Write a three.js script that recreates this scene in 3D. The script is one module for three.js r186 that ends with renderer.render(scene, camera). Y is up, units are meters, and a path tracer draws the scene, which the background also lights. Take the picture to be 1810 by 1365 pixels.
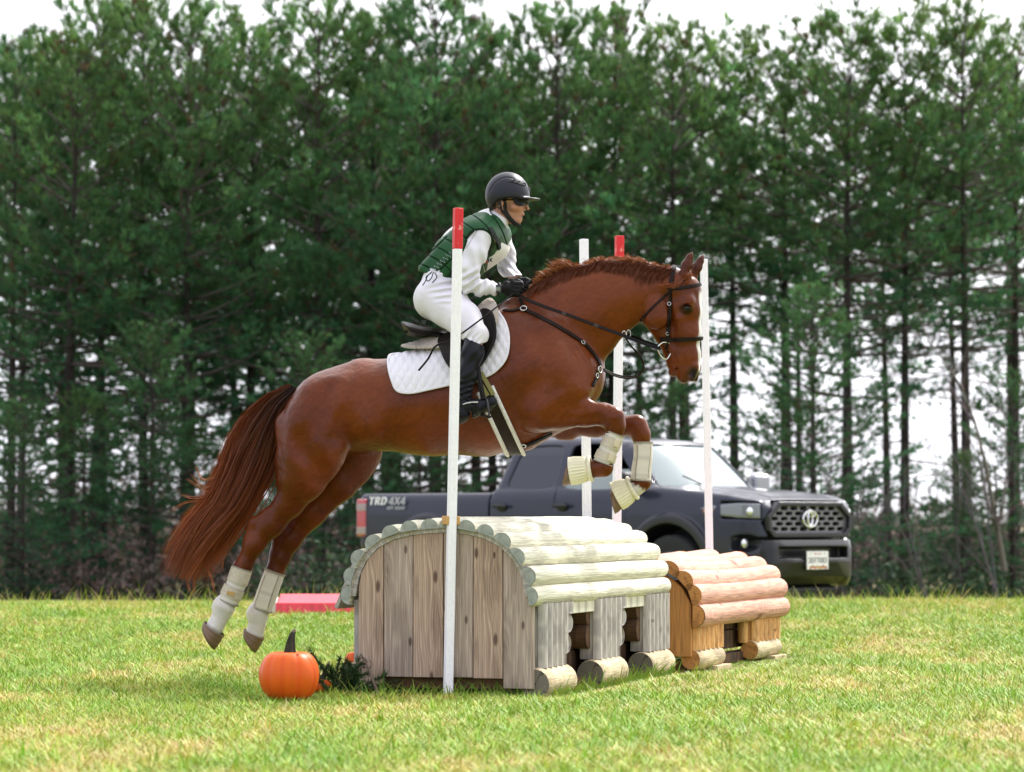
import * as THREE from 'three';
import { mergeGeometries } from 'three/addons/utils/BufferGeometryUtils.js';
import { RoundedBoxGeometry } from 'three/addons/geometries/RoundedBoxGeometry.js';
import { FontLoader } from 'three/addons/loaders/FontLoader.js';
import { TextGeometry } from 'three/addons/geometries/TextGeometry.js';

// ---------------------------------------------------------------- camera, sky, sun, exposure
const FPX = 5100, CX = 905, CY = 682.5, HORIZON = 920, EYE = 0.843;
const PITCH = Math.atan((HORIZON - CY) / FPX);
const scene = new THREE.Scene();
const camera = new THREE.PerspectiveCamera(2 * Math.atan(CY / FPX) * 180 / Math.PI, 1024 / 772, 0.5, 3000);
camera.position.set(0, EYE, 0);
camera.rotation.x = PITCH;
camera.focus = 15.0;
camera.userData.fStop = 3.5;
const SUN = new THREE.Vector3(0.50, 0.86, -0.66).normalize();
const renderer = new THREE.WebGLRenderer({ antialias: true });
renderer.toneMapping = THREE.LinearToneMapping;
renderer.toneMappingExposure = 2.1;
renderer.shadowMap.enabled = true;
{
  const W = 512, H = 256, d = new Float32Array(W * H * 4), v = new THREE.Vector3();
  for (let j = 0; j < H; j++) for (let i = 0; i < W; i++) {
    const lat = ((j + 0.5) / H - 0.5) * Math.PI, lon = ((i + 0.5) / W - 0.5) * 2 * Math.PI;
    v.set(Math.cos(lat) * Math.cos(lon), Math.sin(lat), Math.cos(lat) * Math.sin(lon));
    const c = Math.max(-1, Math.min(1, v.dot(SUN))), t = (1 + c) / 2;
    const glow = Math.pow(t, 5), core = Math.pow(t, 40);           // thin bright cloud round the sun
    const L = 0.66 + 0.62 * glow + 0.8 * core, o = (j * W + i) * 4;
    const b = 1 - t;
    let r = L * (1.0 - 0.17 * b), g = L * (0.985 - 0.10 * b), bl = L * (1.0 + 0.16 * b);
    if (v.y < 0) { const k = Math.min(1, -v.y * 12); r += (0.16 - r) * k; g += (0.17 - g) * k; bl += (0.10 - bl) * k; }
    d[o] = r; d[o + 1] = g; d[o + 2] = bl; d[o + 3] = 1;
  }
  const tx = new THREE.DataTexture(d, W, H, THREE.RGBAFormat, THREE.FloatType);
  tx.mapping = THREE.EquirectangularReflectionMapping; tx.magFilter = THREE.LinearFilter; tx.minFilter = THREE.LinearFilter; tx.needsUpdate = true;
  scene.background = tx; scene.environment = tx;
}
const sun = new THREE.DirectionalLight(new THREE.Color(1.0, 0.97, 0.92), 2.8);
sun.position.copy(SUN).multiplyScalar(60).add(new THREE.Vector3(0, 0, -20));
sun.target.position.set(0, 0, -20);
sun.castShadow = true; sun.shadow.radius = 15;
sun.shadow.mapSize.set(4096, 4096);
Object.assign(sun.shadow.camera, { left: -30, right: 30, top: 30, bottom: -30, near: 1, far: 160 });
scene.add(sun, sun.target);

// ---------------------------------------------------------------- helpers
const V3 = THREE.Vector3, V = (x, y, z) => new V3(x, y, z);
const { sin, cos, min, max, abs, sqrt, floor, PI, atan2, pow, hypot, exp } = Math;
const clamp = (x, a, b) => x < a ? a : x > b ? b : x, lerp = (a, b, t) => a + (b - a) * t;
const sstep = (a, b, x) => { const t = clamp((x - a) / (b - a), 0, 1); return t * t * (3 - 2 * t); };
function rng(s) { return () => { s = (s + 0x6d2b79f5) | 0; let t = Math.imul(s ^ (s >>> 15), 1 | s); t = (t + Math.imul(t ^ (t >>> 7), 61 | t)) ^ t; return ((t ^ (t >>> 14)) >>> 0) / 4294967296; }; }
const hash3 = (x, y, z) => { let h = Math.imul(x, 374761393) ^ Math.imul(y, 668265263) ^ Math.imul(z, 2147483647 ^ 1274126177); h = Math.imul(h ^ (h >>> 13), 1274126177); h ^= h >>> 16; h = Math.imul(h, 2246822519); return ((h ^ (h >>> 15)) >>> 0) / 4294967296; };
function noise(x, y, z = 0) {
  const i = floor(x), j = floor(y), k = floor(z); let u = x - i, v = y - j, w = z - k;
  u = u * u * (3 - 2 * u); v = v * v * (3 - 2 * v); w = w * w * (3 - 2 * w);
  const l = (a, b, t) => a + (b - a) * t;
  return l(l(l(hash3(i, j, k), hash3(i + 1, j, k), u), l(hash3(i, j + 1, k), hash3(i + 1, j + 1, k), u), v),
    l(l(hash3(i, j, k + 1), hash3(i + 1, j, k + 1), u), l(hash3(i, j + 1, k + 1), hash3(i + 1, j + 1, k + 1), u), v), w);
}
const fbm = (x, y, z = 0, o = 4) => { let s = 0, a = 0.5, n = 0; for (let i = 0; i < o; i++) { s += a * noise(x, y, z); n += a; x = x * 2.03 + 7.1; y = y * 2.03 + 3.7; z = z * 2.03 + 1.3; a *= 0.5; } return s / n; };
// a point seen at pixel (px, py) of the photograph, Z metres in front of the camera
function P(px, py, Z) {
  const x = (px - CX) / FPX, y = (CY - py) / FPX, c = cos(PITCH), s = sin(PITCH), dy = y * c + s, dz = y * s - c, k = -Z / dz;
  return V(x * k, EYE + dy * k, -Z);
}
const used = {};
function numbered(n) { const c = used[n] = (used[n] ?? -1) + 1; return c ? n + '_' + String(c).padStart(3, '0') : n; }
function tag(o, label, category, group, kind) { if (label) o.userData.label = label; if (category) o.userData.category = category; if (group) o.userData.group = group; if (kind) o.userData.kind = kind; return o; }
function thing(name, label, category, pos = V(0, 0, 0), group) {
  const o = new THREE.Group(); o.name = numbered(name); o.position.copy(pos); scene.add(o); return tag(o, label, category, group);
}
function obj(name, geo, mat, parent = scene) {
  if (Array.isArray(geo)) geo = geo.length > 1 ? mergeGeometries(geo.map((g) => g.index ? g.toNonIndexed() : g).map(plain)) : geo[0];
  const m = new THREE.Mesh(geo, mat); m.name = parent === scene ? numbered(name) : name; m.castShadow = m.receiveShadow = true; parent.add(m); return m;
}
function plain(g) { for (const k of Object.keys(g.attributes)) if (!['position', 'normal', 'uv', 'color'].includes(k)) g.deleteAttribute(k); if (!g.attributes.uv) g.setAttribute('uv', new THREE.BufferAttribute(new Float32Array(g.attributes.position.count * 2), 2)); return g; }
// geometry given in world metres, moved so that its thing's origin is the given base
const shift = (g, base) => g.translate(-base.x, -base.y, -base.z);
const std = (color, roughness = 0.8, o = {}) => new THREE.MeshStandardMaterial({ color: Array.isArray(color) ? new THREE.Color().setRGB(...color) : color, roughness, ...o });
const phy = (color, roughness = 0.8, o = {}) => new THREE.MeshPhysicalMaterial({ color: Array.isArray(color) ? new THREE.Color().setRGB(...color) : color, roughness, ...o });

// collects triangles with a colour per vertex
class Soup {
  constructor() { this.p = []; this.c = []; this.n = []; this.u = []; this.i = []; this.smooth = false; }
  v(p, c, n, u = 0, v = 0) { this.p.push(p.x, p.y, p.z); this.c.push(c[0], c[1], c[2]); if (n) { this.n.push(n.x, n.y, n.z); this.smooth = true; } this.u.push(u, v); return this.p.length / 3 - 1; }
  tri(a, b, c, col) { const k = this.p.length / 3; this.v(a, col); this.v(b, col); this.v(c, col); this.i.push(k, k + 1, k + 2); }
  quad(a, b, c, d, col) { const k = this.p.length / 3; for (const q of [a, b, c, d]) this.v(q, col); this.i.push(k, k + 1, k + 2, k, k + 2, k + 3); }
  // a tube along points with a radius for each; flat squeezes it across the given axis
  tube(pts, rad, seg = 6, col = [1, 1, 1], o = {}) {
    const n = pts.length, base = this.p.length / 3, R = (i) => typeof rad === 'number' ? rad : rad[i];
    let prev = o.up ? o.up.clone() : null; const frames = [];
    for (let i = 0; i < n; i++) {
      const t = pts[min(n - 1, i + 1)].clone().sub(pts[max(0, i - 1)]).normalize();
      let u = prev ? prev.clone() : (abs(t.y) < 0.9 ? V(0, 1, 0) : V(1, 0, 0));
      u.addScaledVector(t, -u.dot(t)).normalize(); if (!o.fixed) prev = u; const w = t.clone().cross(u);
      frames.push([u, w]);
      for (let k = 0; k <= seg; k++) {
        const a = k / seg * 2 * PI + (o.phase ?? 0), ca = cos(a), sa = sin(a), fx = o.flat ?? 1, nn = u.clone().multiplyScalar(ca / fx).addScaledVector(w, sa).normalize();
        const q = pts[i].clone().addScaledVector(u, ca * R(i) * fx).addScaledVector(w, sa * R(i));
        this.v(q, typeof col === 'function' ? col(i / (n - 1), k / seg) : col, nn, k / seg * (o.uw ?? 1), i / (n - 1) * (o.uh ?? 1));
      }
    }
    for (let i = 0; i < n - 1; i++) for (let k = 0; k < seg; k++) { const a = base + i * (seg + 1) + k, b = a + seg + 1; this.i.push(a, a + 1, b, a + 1, b + 1, b); }
    if (o.caps !== false) for (const [i, sg] of [[0, -1], [n - 1, 1]]) {
      if (R(i) < 1e-5) continue;
      const t = pts[min(n - 1, i + 1)].clone().sub(pts[max(0, i - 1)]).normalize().multiplyScalar(sg), cc = o.capCol ?? (typeof col === 'function' ? col(i / (n - 1), 0) : col), c = this.v(pts[i], cc, t, 0.5, 0.5);
      const st = this.p.length / 3;
      for (let k = 0; k <= seg; k++) { const j = (base + i * (seg + 1) + k) * 3; this.v(V(this.p[j], this.p[j + 1], this.p[j + 2]), cc, t, 0.5 + 0.5 * cos(k / seg * 2 * PI), 0.5 + 0.5 * sin(k / seg * 2 * PI)); }
      for (let k = 0; k < seg; k++) sg > 0 ? this.i.push(c, st + k + 1, st + k) : this.i.push(c, st + k, st + k + 1);
    }
    return this;
  }
  geo() {
    const g = new THREE.BufferGeometry();
    g.setAttribute('position', new THREE.Float32BufferAttribute(this.p, 3)); g.setAttribute('color', new THREE.Float32BufferAttribute(this.c, 3)); g.setAttribute('uv', new THREE.Float32BufferAttribute(this.u, 2));
    g.setIndex(this.i);
    if (this.smooth && this.n.length === this.p.length) g.setAttribute('normal', new THREE.Float32BufferAttribute(this.n, 3)); else g.computeVertexNormals();
    return g;
  }
}
const spline = (pts, n) => new THREE.CatmullRomCurve3(pts, false, 'centripetal').getPoints(n);

// ---------------------------------------------------------------- smooth fields and their surfaces
class Field {
  constructor() { this.q = []; this.post = null; }
  // tapered capsule; s squeezes it along the axis lat (s > 1: thinner that way); k: blend width; sub: carve
  cap(a, b, ra, rb = ra, o = {}) {
    const l = o.lat ?? LAT, s = o.s ?? 1;
    this.q.push({ ax: a.x, ay: a.y, az: a.z, bx: b.x - a.x, by: b.y - a.y, bz: b.z - a.z, bb: max(1e-12, a.distanceToSquared(b)), ra, rb, sa: s, sb: o.s2 ?? s, lx: l.x, ly: l.y, lz: l.z, k: o.k ?? 0.03, sub: !!o.sub }); return this;
  }
  ball(a, r, o) { return this.cap(a, a, r, r, o); }
  // chain of [point, radius, s]
  chain(list, o = {}) { for (let i = 0; i + 1 < list.length; i++) this.cap(list[i][0], list[i + 1][0], list[i][1], list[i + 1][1], { ...o, s: list[i][2] ?? o.s ?? 1, s2: list[i + 1][2] ?? o.s ?? 1 }); return this; }
  static d(p, x, y, z) {
    const dx = x - p.ax, dy = y - p.ay, dz = z - p.az; let h = (dx * p.bx + dy * p.by + dz * p.bz) / p.bb; h = h < 0 ? 0 : h > 1 ? 1 : h;
    let qx = dx - h * p.bx, qy = dy - h * p.by, qz = dz - h * p.bz; const e = (qx * p.lx + qy * p.ly + qz * p.lz) * (p.sa + (p.sb - p.sa) * h - 1);
    qx += p.lx * e; qy += p.ly * e; qz += p.lz * e; return sqrt(qx * qx + qy * qy + qz * qz) - p.ra - (p.rb - p.ra) * h;
  }
  f(x, y, z, list = this.q) {
    let d = 1e3;
    for (let i = 0; i < list.length; i++) {
      const p = list[i], e = Field.d(p, x, y, z), k = p.k;
      if (!p.sub) { const h = k - abs(d - e); d = min(d, e) - (h > 0 ? h * h / (4 * k) : 0); }
      else { const h = k - abs(d + e); d = max(d, -e) + (h > 0 ? h * h / (4 * k) : 0); }
    }
    return this.post ? this.post(x, y, z, d) : d;
  }
  local(x, y, z, R) {
    const post = this.post; this.post = null; const D = this.f(x, y, z); this.post = post;
    return this.q.filter((p) => { const e = Field.d(p, x, y, z); return p.sub ? e - R < abs(D) + R + p.k : e - R < D + R + p.k; });
  }
}
function surface(field, lo, hi, cell, color, o = {}) {
  const lip = o.lip ?? 2.2, B = 8, N = [0, 1, 2].map((i) => Math.ceil((hi.getComponent(i) - lo.getComponent(i)) / cell / B)), [nbx, nby, nbz] = N, nx = nbx * B, ny = nby * B, nz = nbz * B;
  const val = new Float32Array(nx * ny * nz).fill(1), act = new Map(), rad = B * cell * 0.5 * 1.7321 * lip;
  const hasLocal = !!field.local, F = (x, y, z, l) => hasLocal ? field.f(x, y, z, l) : field.f(x, y, z);
  for (let bz = 0; bz < nbz; bz++) for (let by = 0; by < nby; by++) for (let bx = 0; bx < nbx; bx++) {
    const cx = lo.x + (bx + 0.5) * B * cell, cy = lo.y + (by + 0.5) * B * cell, cz = lo.z + (bz + 0.5) * B * cell, dc = field.f(cx, cy, cz);
    if (abs(dc) > rad + cell * 3 * lip + (o.pad ?? 0)) { if (dc < 0) for (let k = 0; k < B; k++) for (let j = 0; j < B; j++) { const s = bx * B + nx * (by * B + j + ny * (bz * B + k)); val.fill(-1, s, s + B); } continue; }
    const list = hasLocal ? field.local(cx, cy, cz, rad + (o.pad ?? 0)) : null; act.set(bx + nbx * (by + nby * bz), list);
    for (let k = 0; k < B; k++) for (let j = 0; j < B; j++) for (let i = 0; i < B; i++) {
      const X = bx * B + i, Y = by * B + j, Z = bz * B + k; val[X + nx * (Y + ny * Z)] = F(lo.x + X * cell, lo.y + Y * cell, lo.z + Z * cell, list);
    }
  }
  const id = new Int32Array(nx * ny * nz).fill(-1), pos = [], nor = [], col = [], idx = [], order = [...act.keys()];
  const corner = [0, 1, nx, nx + 1, nx * ny, nx * ny + 1, nx * ny + nx, nx * ny + nx + 1], E = [[0, 1], [2, 3], [4, 5], [6, 7], [0, 2], [1, 3], [4, 6], [5, 7], [0, 4], [1, 5], [2, 6], [3, 7]];
  const each = (fn) => { for (const b of order) { const bx = b % nbx, by = floor(b / nbx) % nby, bz = floor(b / nbx / nby); for (let k = 0; k < B; k++) for (let j = 0; j < B; j++) for (let i = 0; i < B; i++) fn(bx * B + i, by * B + j, bz * B + k, b); } };
  each((X, Y, Z, b) => {
    if (X >= nx - 1 || Y >= ny - 1 || Z >= nz - 1) return; const c = X + nx * (Y + ny * Z); let m = 0;
    for (let e = 0; e < 8; e++) if (val[c + corner[e]] < 0) m |= 1 << e;
    if (m === 0 || m === 255) return;
    let sx = 0, sy = 0, sz = 0, n = 0;
    for (const [p, q] of E) { if (((m >> p) & 1) === ((m >> q) & 1)) continue; const a = val[c + corner[p]], bb = val[c + corner[q]], t = a / (a - bb); sx += (p & 1) + t * ((q & 1) - (p & 1)); sy += ((p >> 1) & 1) + t * (((q >> 1) & 1) - ((p >> 1) & 1)); sz += (p >> 2) + t * ((q >> 2) - (p >> 2)); n++; }
    let x = lo.x + (X + sx / n) * cell, y = lo.y + (Y + sy / n) * cell, z = lo.z + (Z + sz / n) * cell; const list = act.get(b), h = cell * 0.7;
    let gx, gy, gz; const grad = () => { gx = F(x + h, y, z, list) - F(x - h, y, z, list); gy = F(x, y + h, z, list) - F(x, y - h, z, list); gz = F(x, y, z + h, list) - F(x, y, z - h, list); const g = sqrt(gx * gx + gy * gy + gz * gz) || 1; const sl = g / (2 * h); gx /= g; gy /= g; gz /= g; return sl; };
    const sl = grad(), d = clamp(F(x, y, z, list) / max(sl, 0.3), -cell * 0.5, cell * 0.5); x -= gx * d; y -= gy * d; z -= gz * d;
    grad();
    id[c] = pos.length / 3; pos.push(x, y, z); nor.push(gx, gy, gz); if (color) { const k = color(x, y, z, gx, gy, gz); col.push(k[0], k[1], k[2]); }
  });
  const quad = (a, b, c, d, flip) => { if (a < 0 || b < 0 || c < 0 || d < 0) return; flip ? idx.push(a, c, b, a, d, c) : idx.push(a, b, c, a, c, d); };
  const sx = 1, sy = nx, sz = nx * ny;
  each((X, Y, Z) => {
    if (X < 1 || Y < 1 || Z < 1 || X >= nx - 1 || Y >= ny - 1 || Z >= nz - 1) return; const c = X + nx * (Y + ny * Z), s = val[c] < 0;
    if (s !== val[c + sx] < 0) quad(id[c - sy - sz], id[c - sz], id[c], id[c - sy], !s);
    if (s !== val[c + sy] < 0) quad(id[c - sx - sz], id[c - sx], id[c], id[c - sz], !s);
    if (s !== val[c + sz] < 0) quad(id[c - sx - sy], id[c - sy], id[c], id[c - sx], !s);
  });
  const g = new THREE.BufferGeometry(); g.setAttribute('position', new THREE.Float32BufferAttribute(pos, 3)); g.setAttribute('normal', new THREE.Float32BufferAttribute(nor, 3)); if (color) g.setAttribute('color', new THREE.Float32BufferAttribute(col, 3)); g.setIndex(idx);
  return g;
}
// distance to a closed polygon [[x, y], ...], negative inside
function poly2(pts) {
  const n = pts.length, ex = [], ey = [], ee = []; for (let i = 0; i < n; i++) { const a = pts[i], b = pts[(i + 1) % n]; ex.push(b[0] - a[0]); ey.push(b[1] - a[1]); ee.push((b[0] - a[0]) ** 2 + (b[1] - a[1]) ** 2 || 1e-12); }
  return (x, y) => {
    let d = 1e9, s = 1;
    for (let i = 0; i < n; i++) {
      const a = pts[i], wx = x - a[0], wy = y - a[1], t = clamp((wx * ex[i] + wy * ey[i]) / ee[i], 0, 1), qx = wx - ex[i] * t, qy = wy - ey[i] * t; d = min(d, qx * qx + qy * qy);
      const by = pts[(i + 1) % n][1], c1 = y >= a[1], c2 = y < by, c3 = ex[i] * wy > ey[i] * wx; if ((c1 && c2 && c3) || (!c1 && !c2 && !c3)) s = -s;
    }
    return s * sqrt(d);
  };
}
const smax = (a, b, k) => { const h = max(k - abs(a - b), 0); return max(a, b) + h * h / (4 * k); }, smin = (a, b, k) => -smax(-a, -b, k);
const noJoin = (pts, n) => { const c = new THREE.SplineCurve(pts.map((p) => new THREE.Vector2(...p))); return c.getPoints(n).map((p) => [p.x, p.y]); };

const smoothPoly = (pts, n = 80) => { const c = new THREE.CatmullRomCurve3(pts.map((p) => V(p[0], p[1], 0)), true, 'centripetal'); return c.getPoints(n).slice(0, -1).map((p) => [p.x, p.y]); };
// ---------------------------------------------------------------- computed textures
function dataTex(w, h, fn, srgb = true, wrap = THREE.RepeatWrapping) {
  const d = new Uint8Array(w * h * 4);
  for (let y = 0; y < h; y++) for (let x = 0; x < w; x++) { const c = fn(x / w, y / h), o = (y * w + x) * 4; for (let k = 0; k < 3; k++) d[o + k] = clamp(c[k], 0, 1) * 255; d[o + 3] = 255; }
  const t = new THREE.DataTexture(d, w, h); t.wrapS = t.wrapT = wrap; t.magFilter = THREE.LinearFilter; t.minFilter = THREE.LinearMipmapLinearFilter; if (srgb) t.colorSpace = THREE.SRGBColorSpace; t.needsUpdate = true; return t;
}
const LAT = V(-sin(0.16), 0, cos(0.16));
// ---------------------------------------------------------------- ground
function groundY(x, Z) {
  const crest = 24.6 + 0.5 * sin(x * 0.5), up = sstep(17.5, crest, Z) * 0.132, down = sstep(crest, 28, Z) * 0.197, far = sstep(31, 62, Z) * 0.9;
  const bump = Z > 5 && Z < 24 ? (fbm(x * 0.9, Z * 0.9, 3, 3) - 0.5) * 0.05 * sstep(12, 15, Z) * 0.6 : 0;
  return -0.028 + up - down - far + bump + (fbm(x * 0.25 + 9, 4, 1, 2) - 0.5) * 0.05 * sstep(18, 24, Z) * (1 - sstep(24, 28, Z));
}
{
  const xs = [], zs = [];
  for (let x = -900; x < -12; x += x < -60 ? 60 : 6) xs.push(x); for (let x = -12; x <= 12; x += 0.25) xs.push(x); for (let x = 18; x <= 900; x += x < 60 ? 6 : 60) xs.push(x);
  for (let z = -60; z < 4; z += 4) zs.push(z); for (let z = 4; z < 34; z += 0.25) zs.push(z); for (let z = 34; z < 100; z += 3) zs.push(z); for (let z = 100; z <= 1500; z += 70) zs.push(z);
  const p = [], c = [], u = [], ix = [];
  zs.forEach((Z) => xs.forEach((x) => {
    p.push(x, groundY(x, Z), -Z); u.push(x, Z);
    const litter = sstep(33, 38, Z);
    c.push(lerp(1, 0.55, litter), lerp(1, 0.36, litter), lerp(1, 0.62, litter));
  }));
  const nx = xs.length; for (let j = 0; j + 1 < zs.length; j++) for (let i = 0; i + 1 < nx; i++) { const a = j * nx + i; ix.push(a, a + 1, a + nx, a + 1, a + nx + 1, a + nx); }
  const g = new THREE.BufferGeometry(); g.setAttribute('position', new THREE.Float32BufferAttribute(p, 3)); g.setAttribute('color', new THREE.Float32BufferAttribute(c, 3)); g.setAttribute('uv', new THREE.Float32BufferAttribute(u, 2)); g.setIndex(ix); g.computeVertexNormals();
  const tx = dataTex(512, 512, (a, b) => { const n = fbm(a * 16, b * 16, 2, 4), m = noise(a * 180, b * 180, 5), t = clamp((n - 0.35) * 2.4, 0, 1); const k = 0.7 + 0.5 * m; return [lerp(0.42, 0.58, t) * k, lerp(0.48, 0.52, t) * k, lerp(0.13, 0.24, t) * k]; });
  tx.repeat.set(0.5, 0.5);
  tag(obj('ground', g, std([1, 1, 1], 1, { map: tx, vertexColors: true })), 'mown field of green and straw coloured turf under the jumps', null, null, 'structure');
}
// turf: tufts of thin blades, greener and strawier in patches
{
  const variants = [], R = rng(77);
  for (let k = 0; k < 5; k++) {
    const s = new Soup();
    for (let b = 0; b < 6; b++) {
      const a = R() * 2 * PI, r = R() * 0.02, x = cos(a) * r, z = sin(a) * r, h = 0.5 + R() * 0.7, lean = (0.12 + R() * 0.8) * h, d = R() * 2 * PI, w = 0.0019 + R() * 0.0017, fw = d + PI / 2 + (R() - 0.5);
      const p0 = V(x, 0, z), p1 = V(x + cos(d) * lean * 0.25, h * 0.55, z + sin(d) * lean * 0.25), p2 = V(x + cos(d) * lean * 0.8, h * 0.9, z + sin(d) * lean * 0.8), q = V(cos(fw) * w, 0, sin(fw) * w);
      p1.x *= 1; const sc = (v) => V(v.x * 0.07 + (v.x - v.x) , v.y * 0.07, v.z * 0.07);
      const P0 = V(p0.x, 0, p0.z), P1 = V(x + cos(d) * lean * 0.25 * 0.07, h * 0.55 * 0.07, z + sin(d) * lean * 0.25 * 0.07), P2 = V(x + cos(d) * lean * 0.07, h * 0.92 * 0.07, z + sin(d) * lean * 0.07);
      const col = [0.8 + R() * 0.4, 0.8 + R() * 0.4, 0.8 + R() * 0.4];
      s.quad(P0.clone().sub(q), P0.clone().add(q), P1.clone().addScaledVector(q, 0.8), P1.clone().addScaledVector(q, -0.8), col);
      s.tri(P1.clone().addScaledVector(q, -0.8), P1.clone().addScaledVector(q, 0.8), P2, col);
    }
    variants.push(s.geo());
  }
  const nearJump = (x, Z) => { const a = [-0.326, 14.1, 0.316, 0.949, 2.45, 0.5], b = [0.63, 16.35, 0.342, 0.94, 1.95, 0.47]; let k = 1; for (const [ox, oz, dx, dz, L, h] of [a, b]) { const X = x - ox, Zz = Z - oz, t = X * dx + Zz * dz, u = X * dz - Zz * dx, d = max(-t, t - L, abs(u) - h); k = min(k, lerp(0.30, 1, sstep(-0.05, 0.35, d))); } return k; };
  const gm = phy([1, 1, 1], 0.55, { vertexColors: true, side: THREE.DoubleSide, transmission: 0.35, thickness: 0, specularIntensity: 0.5 });
  const lists = variants.map(() => []); let Zn = 9.2; const RR = rng(5);
  const total = 250000;
  for (let n = 0; n < total; n++) {
    const Z = 9.1 + 20 * pow(RR(), 1.2), half = 0.185 * Z + 0.5, x = (RR() * 2 - 1) * half;
    lists[n % 5].push([x, Z]);
  }
  const M = new THREE.Matrix4(), q = new THREE.Quaternion(), up = V(0, 1, 0), C = new THREE.Color();
  const turf = thing('turf', 'short sunlit green and straw grass blades across the field', 'grass'); turf.userData.kind = 'stuff'; delete turf.userData.category;
  lists.forEach((l, k) => {
    const im = new THREE.InstancedMesh(variants[k], gm, l.length); im.name = 'grass_blades'; im.receiveShadow = im.castShadow = true; im.userData.kind = 'stuff';
    l.forEach(([x, Z], i) => {
      const patch = fbm(x * 1.5, Z * 0.8, 11, 3), mid_ = noise(x * 4, Z * 2.2, 7), fine = noise(x * 11, Z * 8, 4), green = clamp(0.52 + (patch - 0.5) * 1.25 + (mid_ - 0.5) * 0.5 + (fine - 0.5) * 0.6 + (RR() - 0.5) * 1.0, 0, 1);
      const crest = sstep(21.5, 24.8, Z), jz = nearJump(x, Z), hgt = (0.40 + RR() * 0.52 + (green > 0.6 ? 0.2 : 0)) * lerp(1, 1.25, crest) * jz * (RR() < 0.01 ? 1.8 : 1);
      q.setFromAxisAngle(up, RR() * 2 * PI); M.compose(V(x, groundY(x, Z) - 0.004, -Z), q, V(1.0 + RR() * 0.5, hgt, 1.0 + RR() * 0.5)); im.setMatrixAt(i, M);
      const b = 0.72 + RR() * 0.6, dry = [0.57, 0.48, 0.17], mid = [0.41, 0.485, 0.052], gr = [0.22, 0.40, 0.026];
      const c = green < 0.5 ? dry.map((d, j) => lerp(d, mid[j], green * 2)) : mid.map((d, j) => lerp(d, gr[j], green * 2 - 1)); C.setRGB(c[0] * b, c[1] * b, c[2] * b); im.setColorAt(i, C);
    });
    turf.add(im);
  });
  // taller wisps along the crest and round the jump feet
  const w = new Soup(), RW = rng(41);
  const wisp = (x, Z, h, col) => { const d = RW() * 2 * PI, l = h * (0.2 + RW() * 0.7), y = groundY(x, Z) - 0.01, wd = 0.0028 * (1 + RW()); const pts = [0, 0.4, 0.75, 1].map((t) => V(x + cos(d) * l * t * t, y + h * (t - 0.18 * t * t), -Z + sin(d) * l * t * t * 0.5)); for (let i = 0; i < 3; i++) { const a = wd * (1 - i / 3), b = wd * (1 - (i + 1) / 3) + 0.0003; w.quad(pts[i].clone().add(V(-a, 0, 0)), pts[i].clone().add(V(a, 0, 0)), pts[i + 1].clone().add(V(b, 0, 0)), pts[i + 1].clone().add(V(-b, 0, 0)), col); } };
  const wc = () => { const t = RW(); return t < 0.35 ? [0.55, 0.47, 0.17] : t < 0.7 ? [0.42, 0.48, 0.06] : [0.2, 0.36, 0.04]; };
  for (let i = 0; i < 9000; i++) { const Z = 22.6 + RW() * 4.6, x = (RW() * 2 - 1) * 5; wisp(x, Z, (0.045 + 0.05 * RW() + pow(RW(), 7) * 0.2) * (0.7 + 0.6 * noise(x * 1.7, Z, 3)), wc()); }
  for (let i = 0; i < 900; i++) { const t = RW() * 2.3, side = RW() < 0.5; const o = side ? V(-0.326 + 0.45 * 0.949 + 0.316 * t + RW() * 0.05 + 0.05, 0, -14.1 + 0.142 - 0.949 * t) : V(-0.326 + (RW() - 0.5) * 1.0 * 0.949, 0, -14.1 + 0.02 + RW() * 0.1); wisp(o.x, -o.z, 0.06 + RW() * RW() * 0.12, [0.15 + RW() * 0.14, 0.29 + RW() * 0.1, 0.04]); }
  for (let i = 0; i < 420; i++) { const Z = 9.8 + RW() * 13, x = (RW() * 2 - 1) * Z * 0.185; wisp(x, Z, 0.07 + RW() * 0.07, wc()); }
  for (let i = 0; i < 90; i++) { const a = RW() * 2 * PI, r = 0.13 + RW() * 0.05; wisp(-1.045 + cos(a) * r, 13.5 + sin(a) * r * 0.6, 0.05 + RW() * 0.05, [0.3, 0.36, 0.07]); }
  const wm = obj('tall_blades', w.geo(), gm, turf); wm.userData.kind = 'stuff';
}

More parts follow.
